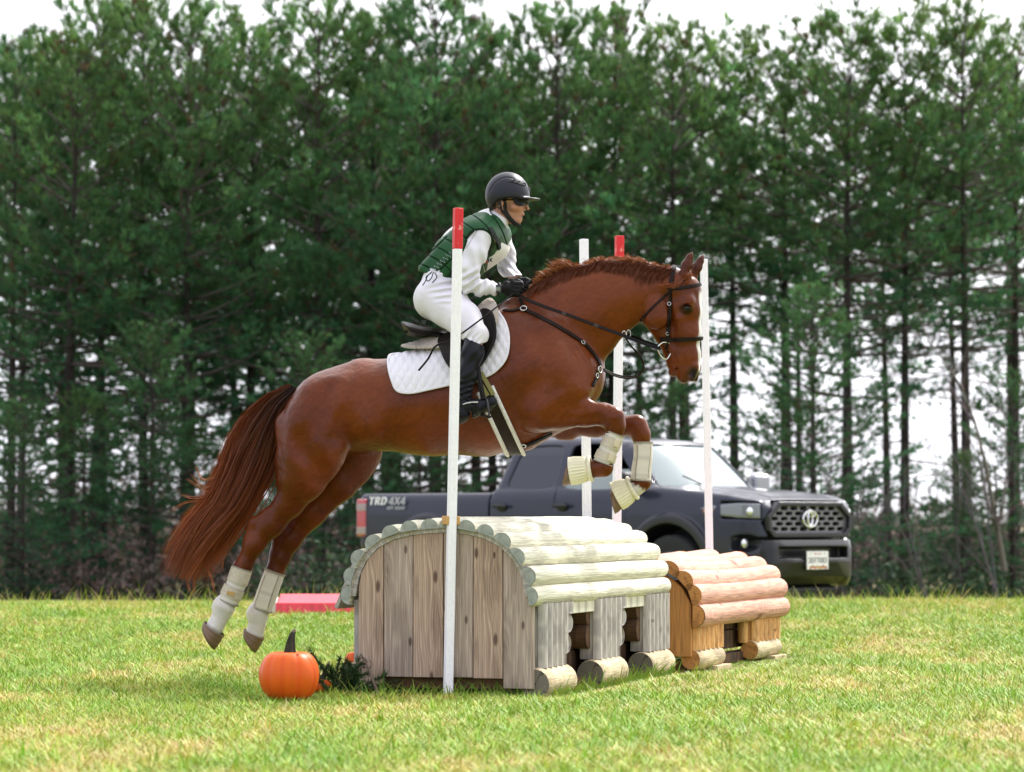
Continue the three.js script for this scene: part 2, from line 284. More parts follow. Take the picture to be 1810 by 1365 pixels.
// ---------------------------------------------------------------- pines
const barkMat = (() => { const t = dataTex(64, 256, (u, v) => { const n = fbm(u * 8, v * 22, 7, 4), r = noise(u * 14 + n * 2, v * 5, 2), k = 0.55 + 0.7 * n * r * 1.8; return [0.235 * k, 0.21 * k, 0.185 * k]; }); t.repeat.set(1, 1); return std([1, 1, 1], 0.95, { map: t, bumpMap: t, bumpScale: 0.02 }); })();
const needleMat = phy([1, 1, 1], 0.75, { vertexColors: true, side: THREE.DoubleSide, transmission: 0.45, thickness: 0, specularIntensity: 0.18 });
const twigMat = std([0.085, 0.07, 0.06], 0.95);
function pineGeos(seed, H, base, R0, dens, hue) {
  const R = rng(seed), crown = new Soup(), twig = new Soup(), trunk = new Soup();
  const bend = (R() - 0.5) * 0.35, ph = R() * 6, ax = (y) => V(bend * sin(y / H * 2.6 + ph) , y, 0.3 * bend * cos(y / H * 3 + ph));
  const tp = [], tr = [], r0 = 0.105 + R() * 0.05; for (let i = 0; i <= 16; i++) { const y = H * i / 16; tp.push(ax(y)); tr.push(max(0.012, r0 * (1 - 0.9 * pow(y / H, 1.15)) + (i === 0 ? 0.05 : 0))); }
  trunk.tube(tp, tr, 9, [1, 1, 1], { uh: H / 1.4, uw: 1 });
  const tuft = (p, dir, L, n, c) => {
    for (let i = 0; i < n; i++) {
      const d = dir.clone().add(V(R() * 2 - 1, R() * 2 - 0.8, R() * 2 - 1).multiplyScalar(0.62)).normalize(), sd = V(R() - 0.5, R() - 0.5, R() - 0.5).cross(d).normalize().multiplyScalar(L * (0.045 + R() * 0.045));
      const e = p.clone().addScaledVector(d, L * (0.75 + R() * 0.5)), m = p.clone().addScaledVector(d, L * 0.45), k = 0.75 + R() * 0.5, cc = [c[0] * k, c[1] * k, c[2] * k];
      crown.tri(p, m.clone().add(sd), e, cc); crown.tri(p, e, m.clone().sub(sd), cc);
    }
  };
  const nW = floor((H - base) / 0.36);
  for (let w = 0; w <= nW; w++) {
    const y = base + (H - base) * (w / nW) + (R() - 0.5) * 0.2, t = clamp((y - base) / (H - base), 0, 1), nb = 4 + floor(R() * 3) + (t > 0.6 ? 1 : 0), a0 = R() * 6.28;
    for (let b = 0; b < nb; b++) {
      if (R() > dens + 0.25) continue;
      const a = a0 + b / nb * 2 * PI + (R() - 0.5) * 0.7, prof = (0.30 + 0.9 * pow(1 - t, 0.72)) * (t < 0.12 ? 0.55 + t * 3.7 : 1), L = R0 * prof * (0.55 + R() * 0.7), el = lerp(-0.06, 1.02, pow(t, 1.5)) + (R() - 0.5) * 0.3, curl = lerp(0.42, 0.2, t);
      const o = ax(clamp(y, 0, H * 0.985)), pts = [], n = 6;
      for (let i = 0; i <= n; i++) { const s = i / n; pts.push(V(o.x + cos(a) * cos(el) * L * s, o.y + (sin(el) * s + curl * s * s * 0.5) * L - 0.05 * s, o.z + sin(a) * cos(el) * L * s)); }
      twig.tube(pts, pts.map((_, i) => 0.02 * (1 - i / n * 0.8) * (0.5 + L / 3)), 4, [1, 1, 1], { caps: false });
      const nt = max(3, floor(L * lerp(19, 11, t) * dens * (0.6 + R() * 0.7) * lerp(0.42, 1, sstep(0.02, 0.38, t)))), dir0 = V(cos(a) * cos(el), sin(el) + curl * 0.7, sin(a) * cos(el)).normalize(), sun = 0.62 + 0.85 * R() * R();
      for (let j = 0; j < nt; j++) {
        const s = 0.34 + 0.68 * pow(R(), 0.65), f = min(s, 0.999) * n, i = min(n - 1, floor(f)), p = pts[i].clone().lerp(pts[i + 1], f - i), sp = 0.29 * L * (0.25 + 0.75 * s) * (1.05 - 0.45 * s), lr = (R() + R() - 1) * sp;
        p.add(V(-sin(a) * lr, (R() - 0.35) * 0.2 - abs(lr) * 0.08, cos(a) * lr)); const d = dir0.clone().add(V(-sin(a) * lr, 0.35, cos(a) * lr).multiplyScalar(0.9)).normalize();
        const g = 0.72 + R() * 0.5, yel = clamp(0.15 + t * 0.75 + (R() - 0.5) * 0.5, 0, 1) * hue, old = R() < 0.05;
        tuft(p, d, 0.15 + R() * 0.11, 8, old ? [0.12, 0.085, 0.045] : [lerp(0.058, 0.22, yel) * g * sun, lerp(0.205, 0.345, yel) * g * sun, lerp(0.100, 0.090, yel) * g * sun]);
      }
    }
  }
  // odd leafy boughs low on the trunk
  for (let k = 0; k < (base > 4 ? 3 : 7); k++) { const y = 1.0 + R() * max(0.5, base - 1.2), a = R() * 6.28, L = 0.7 + R() * 1.3, o = ax(y), pts = [0, 0.3, 0.6, 0.8, 1].map((s) => V(o.x + cos(a) * L * s, y + (0.25 * s * s - 0.12 * s) * L, o.z + sin(a) * L * s)); twig.tube(pts, [0.018, 0.014, 0.010, 0.007, 0.004], 4, [1, 1, 1], { caps: false }); for (let j = 0; j < L * 13; j++) { const s = 0.35 + 0.65 * R(), i = min(3, floor(s * 4.99 - 0.2)), p = pts[i].clone().lerp(pts[i + 1], R()), lr = (R() - 0.5) * L * 0.6; p.add(V(-sin(a) * lr, (R() - 0.4) * 0.16, cos(a) * lr)); const g = 0.7 + R() * 0.5; tuft(p, V(cos(a), 0.5, sin(a)), 0.14 + R() * 0.08, 4, [0.042 * g, 0.092 * g, 0.042 * g]); } }
  for (let k = 0; k < 26; k++) { const y = 0.9 + R() * max(0.6, base - 0.3), a = R() * 6.28, L = 0.4 + R() * 1.3, o = ax(y), pts = [0, 0.35, 0.7, 1].map((s) => V(o.x + cos(a) * L * s, y + (R() - 0.5) * 0.12 + (0.1 - 0.25 * s) * L * s, o.z + sin(a) * L * s)); twig.tube(pts, [0.016, 0.011, 0.007, 0.003], 4, [1, 1, 1], { caps: false }); }
  return { trunk: trunk.geo(), crown: crown.geo(), branches: twig.geo() };
}
const pineKinds = [pineGeos(11, 11.2, 1.2, 3.1, 0.95, 0.45), pineGeos(12, 11.6, 4.1, 3.0, 0.9, 0.8), pineGeos(13, 10.6, 5.5, 2.7, 0.85, 0.9), pineGeos(14, 11.0, 6.3, 2.7, 0.8, 1.0), pineGeos(15, 10.8, 2.9, 2.9, 0.92, 0.7)];
function pine(kind, x, Z, s, turn, label, group) {
  const g = pineKinds[kind], o = thing('pine_tree', label, 'pine tree', V(x, groundY(x, Z) - 0.05, -Z), group); o.rotation.y = turn; const fat = 0.82 + 0.34 * hash3(floor(x * 50), floor(Z * 50), 3); o.scale.set(s * fat, s, s * fat); o.rotation.z = (hash3(floor(x * 31), 7, floor(Z * 9)) - 0.5) * 0.035;
  obj('trunk', g.trunk, barkMat, o); obj('crown', g.crown, needleMat, o); obj('branches', g.branches, twigMat, o).userData.kind = 'stuff'; return o;
}
const ORD = ['first', 'second', 'third', 'fourth', 'fifth', 'sixth', 'seventh', 'eighth', 'ninth', 'tenth', 'eleventh', 'twelfth', 'thirteenth', 'fourteenth', 'fifteenth', 'sixteenth', 'seventeenth', 'eighteenth'];
{
  // front row: [pixel of the trunk, Z, kind, pixel of the top]
  const row = [[18, 52, 0, 105], [122, 51, 1, 95], [176, 54, 4, 30], [262, 52.5, 1, 40], [330, 51, 4, 45], [432, 53, 1, 70], [560, 52, 4, 40], [655, 54, 1, 60], [770, 52, 0, 10], [868, 54, 1, 75], [985, 53, 4, 50], [1085, 55, 1, 55], [1188, 53, 2, 85], [1300, 54, 3, 110], [1392, 53.5, 3, 118], [1502, 52, 1, 60], [1600, 53, 2, 72], [1710, 52, 3, 55], [1795, 54, 2, 90]];
  const R = rng(3), names = ['low leafy skirt', 'bare lower trunk', 'tall bare trunk', 'very tall bare trunk', 'full bushy crown'], kindH = [11.2, 11.6, 10.6, 11.0, 10.8];
  row.forEach(([px, Z, k, top], i) => { const x = P(px, 900, Z).x, need = P(px, top + 18, Z).y - groundY(x, Z); pine(k, x, Z, need / kindH[k], R() * 6.28, `front row pine with ${names[k]}, ${i < 18 ? ORD[i] : 'last'} from the left edge`, 'front row of pines behind the field'); });
  for (const [Z, n, dy] of [[57, 13, 115], [62, 14, 145], [69, 14, 135]]) { let seen = 0; for (let i = 0; i < n; i++) {
    const px = -60 + (i + 0.5 + (R() - 0.5) * 0.7) * 1930 / n, right = px > 1130; if (hash3(i, floor(Z), 5) < (right ? 0.36 : 0.4)) continue; const k = right ? [2, 3, 3][floor(R() * 3)] : [1, 2, 1, 4, 2][floor(R() * 5)], x = P(px, 900, Z).x, top = dy + R() * 90 + (right ? 30 : 0), need = P(px, top, Z).y - groundY(x, Z);
    pine(k, x, Z, need / kindH[k], R() * 6.28, `tall pine of the ${{ 57: 'second', 62: 'third', 69: 'rearmost' }[Z]} row of the wood, ${ORD[seen++]} from the left`, 'pines standing behind the front row');
  } }
}

// ---------------------------------------------------------------- saplings, undergrowth, dead wood and the far thicket
{
  const R = rng(88), sap = [[150, 49, 0.34], [268, 48, 0.42], [330, 50, 0.30], [545, 47.5, 0.40], [640, 49, 0.36], [742, 48.5, 0.33], [1438, 46.5, 0.46], [1400, 49, 0.34], [1700, 48, 0.24], [1790, 49, 0.36], [40, 47, 0.30], [1010, 50, 0.33], [1180, 49, 0.34]];
  sap.sort((a, b) => a[0] - b[0]).forEach(([px, Z, s], i) => { const k = [0, 4][i % 2], g = pineKinds[k], x = P(px, 900, Z).x, o = thing('pine_sapling', `low bushy young pine at the wood's foot, ${ORD[i]} from the left`, 'young pine', V(x, groundY(x, Z) - 0.35 * s * 2, -Z), 'young pines at the foot of the wood'); o.rotation.y = R() * 6.3; o.scale.set(s * 1.25, s, s * 1.25); obj('trunk', g.trunk, barkMat, o); obj('crown', g.crown, needleMat, o); obj('branches', g.branches, twigMat, o).userData.kind = 'stuff'; });
  // broad leaved scrub, one mass along the foot of the wood
  const lm = phy([1, 1, 1], 0.8, { vertexColors: true, side: THREE.DoubleSide, transmission: 0.25, thickness: 0, specularIntensity: 0.4 });
  const mass = (name, label, list) => { const s = new Soup(); for (const [px, Z, w, h, n, cols, leaf] of list) { const c = P(px, 900, Z), y0 = groundY(c.x, Z); for (let i = 0; i < n; i++) { const a = R() * 6.28, r = sqrt(R()) * w, v = R(), hh = h * (1 - (r / w) ** 2 * 0.7) * (0.75 + 0.4 * noise(c.x * 3 + cos(a) * r * 3, 5, Z)), p = V(c.x + cos(a) * r, y0 + v * hh, c.z + sin(a) * r * 0.6), d = V(R() - 0.5, R() - 0.3, R() - 0.5).normalize(), e = V(R() - 0.5, R() - 0.5, R() - 0.5).cross(d).normalize(), l = leaf * (0.6 + R() * 0.8), k = 0.65 + R() * 0.7, q = cols[floor(R() * cols.length)], cc = q.map((x) => x * k); s.tri(p.clone().addScaledVector(e, l * 0.35), p.clone().addScaledVector(d, l), p.clone().addScaledVector(e, -l * 0.35), cc); } } const o = obj(name, s.geo(), lm); return tag(o, label, null, null, 'stuff'); };
  const dg = [[0.035, 0.075, 0.03], [0.05, 0.09, 0.035], [0.03, 0.06, 0.03]], br = [[0.12, 0.085, 0.07], [0.15, 0.105, 0.09], [0.10, 0.08, 0.07], [0.07, 0.075, 0.045]], pk = [[0.25, 0.165, 0.145], [0.19, 0.135, 0.12], [0.15, 0.12, 0.105], [0.07, 0.085, 0.045]];
  const l1 = []; for (let i = 0; i < 46; i++) { const px = -40 + i * 42 + R() * 30; l1.push([px, 44 + R() * 12, 0.9 + R() * 0.6, (px < 1350 ? 0.75 : 0.5) + R() * 0.8, 420, R() < 0.75 ? dg : br, 0.11]); }
  mass('undergrowth', 'dark green scrub and ground cover along the foot of the pines', l1);
  const l2 = []; for (let i = 0; i < 60; i++) { const px = -80 + i * 34 + R() * 30; l2.push([px, 84 + R() * 22, 2.2 + R() * 1.5, (px > 1130 ? 1.9 : 3.2) + R() * 1.3, 520, R() < 0.62 ? pk : R() < 0.6 ? br : dg, 0.24]); }
  mass('far_thicket', 'brown and pinkish autumn thicket far behind the trunks', l2);
  // bare grey saplings and leaning dead trunks on the right, and thin twiggy trees far behind
  const bare = (s, o, dir, L, r, depth, n) => { const pts = []; let d = dir.clone(), p = o.clone(); for (let i = 0; i <= 5; i++) { pts.push(p.clone()); d.add(V(R() - 0.5, R() - 0.42, R() - 0.5).multiplyScalar(0.22)).normalize(); p = p.clone().addScaledVector(d, L / 5); } s.tube(pts, pts.map((_, i) => r * (1 - 0.75 * i / 5)), depth > 1 ? 5 : 3, [0.8 + R() * 0.4, 0.8 + R() * 0.4, 0.8 + R() * 0.4], { caps: false }); if (depth > 0) for (let k = 0; k < n; k++) { const i = 1 + floor(R() * 4.5), e = dir.clone().add(V(R() - 0.5, R() * 0.5 - 0.05, R() - 0.5).multiplyScalar(1.7)).normalize(); bare(s, pts[min(5, i)], e, L * (0.35 + R() * 0.3), r * 0.5, depth - 1, n); } };
  const bm = std([0.085, 0.078, 0.07], 0.9, { vertexColors: true });
  const bs = [[1490, 45, 2.2], [1560, 46, 1.9], [1640, 44, 2.2], [1705, 47, 2.2], [1765, 45, 2.4], [1530, 48, 2.2], [90, 50, 2.6], [372, 52, 2.8]].sort((a, b) => a[0] - b[0]);
  bs.forEach(([px, Z, h], i) => { const c = P(px, 900, Z), s = new Soup(); for (let k = 0; k < 2; k++) bare(s, V(0, 0, 0), V((R() - 0.5) * 0.7, 1, (R() - 0.5) * 0.5).normalize(), h * (0.7 + R() * 0.4), 0.022, 2, 5); const o = thing('bare_shrub', `leafless grey shrub before the pine trunks, ${ORD[i]} from the left`, 'shrub', V(c.x, groundY(c.x, Z) - 0.03, c.z), 'leafless shrubs before the pines'); obj('stems', s.geo(), bm, o); });
  [[1700, 690, 1775, 1010, 46, 'grey dead trunk leaning right among the right hand pines']].forEach(([x0, y0, x1, y1, Z, lab]) => { const a = P(x0, y0, Z), b = P(x1, y1, Z + 0.6), s = new Soup(); bare(s, V(0, 0, 0), a.clone().sub(b).normalize(), a.distanceTo(b), 0.055, 2, 6); const o = thing('dead_tree', lab, 'dead tree', b); obj('wood', s.geo(), std([0.11, 0.10, 0.09], 0.9, { vertexColors: true }), o); });
  const fs = new Soup(); for (let i = 0; i < 24; i++) { const px = -60 + i * 82 + R() * 60, Z = 95 + R() * 30, c = P(px, 900, Z); bare(fs, V(c.x, groundY(c.x, Z), c.z), V((R() - 0.5) * 0.2, 1, 0).normalize(), 4 + R() * 4, 0.05, 2, 6); } tag(obj('far_wood', fs.geo(), bm), 'thin leafless wood far behind the pines', null, null, 'stuff');
}
// ---------------------------------------------------------------- timber
// weathered board: long grain along v, knots where the grain bends
function woodTex(w, h, seed, pal, o = {}) {
  const R = rng(seed), knots = []; for (let i = 0; i < (o.knots ?? 4); i++) knots.push([R(), R(), 0.03 + R() * 0.05]);
  const fu = o.fu ?? 7, fv = o.fv ?? 1.3, [A, B, C] = pal;
  return dataTex(w, h, (u, v) => {
    let bend = 0, kn = 0; for (const [a, b, r] of knots) { const dx = (u - a) * (o.ratio ?? 0.25), dy = v - b, d = hypot(dx * 1.6, dy) / r; bend += exp(-d * d * 0.35) * Math.sign(dx) * 0.10; kn = max(kn, sstep(0.42, 0.16, d)); }
    const x = (u + bend) * fu + 1.2 * (fbm(u * 2.2 + seed, v * fv * 2, seed, 3) - 0.5) * (o.warp ?? 1.6), g = fbm(x * 1.0, v * fv, seed * 1.7, 3), line = noise(x * 4.5, v * fv * 0.9, 9 + seed), ring = 0.5 + 0.5 * sin((x * 2.1 + fbm(u * 3, v * 2.6 * fv, seed, 2) * (o.swirl ?? 1.5)) * (o.rings ?? 6));
    const fine = noise(u * 90, v * 14, seed), blot = fbm(u * 4, v * 6 + seed, 31, 4), t = clamp(0.12 + 0.8 * (0.42 * g + 0.26 * line + 0.32 * ring), 0, 1);
    const q = A.map((a, k) => lerp(lerp(a, B[k], clamp((t - 0.28) * 2.1, 0, 1)), C[k], clamp(kn * 0.85 + (o.stain ?? 0.5) * sstep(0.56, 0.74, blot) + (fine > 0.93 ? 0.25 : 0), 0, 1)));
    const e = 0.86 + 0.28 * fine; return q.map((c) => c * e);
  }, true, THREE.MirroredRepeatWrapping);
}
const wm = (t, rough = 0.85, bs = 0.003) => std([1, 1, 1], rough, { map: t, bumpMap: t, bumpScale: bs });
const T_plank = woodTex(256, 1024, 5, [[0.735, 0.645, 0.565], [0.60, 0.505, 0.43], [0.34, 0.265, 0.215]], { knots: 4, rings: 7, stain: 0.22, fv: 0.8 });
const T_plank2 = woodTex(256, 1024, 8, [[0.71, 0.645, 0.585], [0.58, 0.51, 0.455], [0.35, 0.295, 0.26]], { knots: 4, rings: 10, swirl: 2.4, stain: 0.25, fv: 0.8 });
const T_pale = woodTex(512, 256, 17, [[0.85, 0.84, 0.76], [0.78, 0.765, 0.68], [0.46, 0.45, 0.40]], { fu: 5, fv: 3, knots: 3, stain: 0.30, warp: 2.2, swirl: 3 });
const T_grey = woodTex(128, 512, 21, [[0.71, 0.685, 0.655], [0.65, 0.625, 0.60], [0.46, 0.44, 0.42]], { fu: 4, knots: 1, stain: 0.35 });
const T_pink = woodTex(512, 512, 29, [[0.83, 0.655, 0.57], [0.74, 0.535, 0.45], [0.52, 0.33, 0.265]], { fu: 3.2, fv: 2.1, knots: 5, rings: 15, swirl: 5, stain: 0.2, warp: 2.8 });
const T_pine = woodTex(256, 512, 33, [[0.85, 0.66, 0.42], [0.77, 0.55, 0.32], [0.52, 0.34, 0.18]], { fu: 5, knots: 2, stain: 0.25 });
const T_orange = woodTex(256, 256, 37, [[0.80, 0.58, 0.33], [0.71, 0.48, 0.25], [0.46, 0.29, 0.15]], { fu: 4, knots: 2, stain: 0.35 });
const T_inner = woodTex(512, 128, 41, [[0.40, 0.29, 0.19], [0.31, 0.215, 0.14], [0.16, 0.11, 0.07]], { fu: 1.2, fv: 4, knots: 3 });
const T_end = dataTex(128, 128, (u, v) => { const r = hypot(u - 0.5, v - 0.5), a = atan2(v - 0.5, u - 0.5), ring = 0.5 + 0.5 * sin(r * 120 + 2.5 * fbm(u * 6, v * 6, 3)), cr = noise(a * 9, r * 2, 4) > 0.82 && r > 0.08 ? 0.55 : 1, k = (0.75 + 0.25 * ring) * cr * (r < 0.04 ? 0.6 : 1); return [0.50 * k, 0.47 * k, 0.42 * k]; });
const T_endPale = dataTex(128, 128, (u, v) => { const n = fbm(u * 7, v * 7, 5, 4), r = hypot(u - 0.5, v - 0.5), k = 0.80 + 0.3 * n + 0.05 * sin(r * 90); return [0.60 * k, 0.62 * k, 0.585 * k]; });
const M_plank = wm(T_plank, 0.9), M_plank2 = wm(T_plank2, 0.9), M_pale = wm(T_pale, 0.8, 0.004), M_grey = wm(T_grey, 0.85), M_pink = wm(T_pink, 0.8, 0.003), M_pine = wm(T_pine, 0.75), M_orange = wm(T_orange, 0.7), M_inner = wm(T_inner, 0.9), M_end = wm(T_end, 0.9), M_endPale = wm(T_endPale, 0.9), M_footW = M_pale;
const T_foot = woodTex(256, 256, 45, [[0.80, 0.74, 0.60], [0.70, 0.63, 0.49], [0.46, 0.40, 0.30]], { fu: 3, fv: 5, knots: 3, stain: 0.3 }), M_foot = wm(T_foot, 0.85, 0.004);
// a plank in its own plane: outline [u, y] in metres, front face towards +z, slightly rounded edges; uv in the plank's own metres
function plankGeo(outline, th, seed, bevel = 0.003, us = 0.2, vs = 1.0) {
  const sh = new THREE.Shape(outline.map((p) => new THREE.Vector2(...p))), g = new THREE.ExtrudeGeometry(sh, { depth: th - 2 * bevel, bevelEnabled: true, bevelThickness: bevel, bevelSize: bevel, bevelOffset: -bevel, bevelSegments: 2, curveSegments: 8 });
  g.translate(0, 0, bevel); const p = g.attributes.position, u = g.attributes.uv, R = rng(seed), a = R(), b = R(), x0 = min(...outline.map((q) => q[0])); for (let i = 0; i < p.count; i++) u.setXY(i, (p.getX(i) - x0) / us + a * 0.2 + p.getZ(i) * 3, p.getY(i) / 1.3 + b * 0.35); void vs; return g;
}
// a log along +z from 0 to L, whole or cut flat; rounded worn ends; bow bends it upwards in the middle
function logGeo(r, L, seed, o = {}) {
  const n = o.n ?? 22, R = rng(seed), a0 = o.half ? -0.12 : 0, a1 = o.half ? PI + 0.12 : 2 * PI, m = 26, p = [], uv = [], idx = [], ph = R() * 9, uo = R(), vo = R();
  for (let j = 0; j <= m; j++) {
    const t = j / m, z = L * t, e = o.round ?? 0.02, end = min(z, L - z), k = end < e ? sqrt(max(0.02, 1 - (1 - end / e) ** 2)) * 0.12 + 0.88 : 1, rr = r * k * (1 + 0.035 * (noise(t * 4 + ph, seed) - 0.5) * 2), dy = (o.bow ?? 0) * sin(PI * t) + (noise(t * 2.2 + ph, 3) - 0.5) * 0.006, dx = (o.bowx ?? 0) * sin(PI * t);
    for (let i = 0; i <= n; i++) { const a = lerp(a0, a1, i / n), b = rr * (1 + 0.02 * (noise(i * 0.7 + ph, t * 9, seed) - 0.5)); p.push(dx + cos(a) * b, dy + sin(a) * b, z); uv.push((o.around ?? 1) * i / n + uo, z * (o.along ?? 0.8) + vo); }
  }
  for (let j = 0; j < m; j++) for (let i = 0; i < n; i++) { const a = j * (n + 1) + i, b = a + n + 1; idx.push(a, a + 1, b, a + 1, b + 1, b); }
  const g = new THREE.BufferGeometry(); g.setAttribute('position', new THREE.Float32BufferAttribute(p, 3)); g.setAttribute('uv', new THREE.Float32BufferAttribute(uv, 2));
  if (o.half) { const b0 = p.length / 3; for (let j = 0; j <= m; j++) { const s = j * (n + 1) * 3, e = (j * (n + 1) + n) * 3; p.push(p[s], p[s + 1], p[s + 2], p[e], p[e + 1], p[e + 2]); uv.push(0, j / m * L, 0.3, j / m * L); } for (let j = 0; j < m; j++) idx.push(b0 + j * 2, b0 + j * 2 + 2, b0 + j * 2 + 1, b0 + j * 2 + 1, b0 + j * 2 + 2, b0 + j * 2 + 3); g.setAttribute('position', new THREE.Float32BufferAttribute(p, 3)); g.setAttribute('uv', new THREE.Float32BufferAttribute(uv, 2)); }
  g.setIndex(idx); g.computeVertexNormals(); return g;
}
function endGeo(r, z, back, half) { const sh = new THREE.Shape(); sh.absarc(0, 0, r, half ? -0.12 : 0, half ? PI + 0.12 : 2 * PI); const g = new THREE.ShapeGeometry(sh, 24); const u = g.attributes.uv, p = g.attributes.position; for (let i = 0; i < p.count; i++) u.setXY(i, 0.5 + p.getX(i) / r * 0.48, 0.5 + p.getY(i) / r * 0.48); if (back) g.rotateY(PI); g.translate(0, 0, z); return g; }
const logPart = (name, t, mat, endMat, r, L, seed, place, o = {}) => { const m = obj(name, logGeo(r, L, seed, o), mat, t); place(m); for (const [z, b] of [[-0.0005, true], [L + 0.0005, false]]) obj('log_end', endGeo(r * 0.895, z, b, o.half), endMat, m); return m; };
// local frame of a jump: x to the right across its end face, y up, -z along its length
const boxAt = (geo, x, y, z) => geo.translate(x, y, z);
const rbox = (w, h, d, r = 0.004, us = 0.25) => { const g = new RoundedBoxGeometry(w, h, d, 2, r), p = g.attributes.position, n = g.attributes.normal, u = g.attributes.uv; for (let i = 0; i < p.count; i++) { const ax = abs(n.getX(i)), ay = abs(n.getY(i)); ax > 0.6 ? u.setXY(i, p.getZ(i) / us, p.getY(i)) : ay > 0.6 ? u.setXY(i, p.getX(i) / us, p.getZ(i)) : u.setXY(i, p.getX(i) / us, p.getY(i)); } return g; };
// fluted panel: vertical half-round ribs, one wavy edge if asked; in the plane x = 0 facing +x, z from 0 to -W
function flutedGeo(W, Hh, ribs, scallop, seed) {
  const prof = [], N = ribs * 14; for (let i = 0; i <= N; i++) { const t = i / N, f = i === N ? 1 : (t * ribs) % 1; prof.push([t, 0.034 * pow(abs(sin(f * PI)), 0.5) - 0.008]); }
  const rows = 40, p = [], uv = [], idx = [], R = rng(seed), a = R();
  const cut = (v) => scallop ? 1 - scallop * (0.5 - 0.5 * cos(2 * PI * clamp((v - 0.12) / 0.76, 0, 1) * 2)) * 0.0 - scallop * (v < 0.18 ? 1 : v < 0.5 ? 1 - sqrt(max(0, 1 - ((v - 0.18) / 0.32 * 2 - 1) ** 2)) * 0.55 : v < 0.82 ? 1 - sqrt(max(0, 1 - ((v - 0.5) / 0.32 * 2 - 1) ** 2)) * 0.55 - 0.2 : 0) : 1;
  for (let j = 0; j <= rows; j++) for (let i = 0; i <= N; i++) { const v = j / rows, w = W * cut(v), t = prof[i][0]; p.push(prof[i][1] + 0.03, v * Hh, -min(t * W, w)); uv.push(t * 1.1 + a, v * 0.45 + a); }
  for (let j = 0; j < rows; j++) for (let i = 0; i < N; i++) { const b = j * (N + 1) + i, c = b + N + 1; idx.push(b, b + 1, c, b + 1, c + 1, c); }
  const g = new THREE.BufferGeometry(); g.setAttribute('position', new THREE.Float32BufferAttribute(p, 3)); g.setAttribute('uv', new THREE.Float32BufferAttribute(uv, 2)); g.setIndex(idx); g.computeVertexNormals(); return g;
}
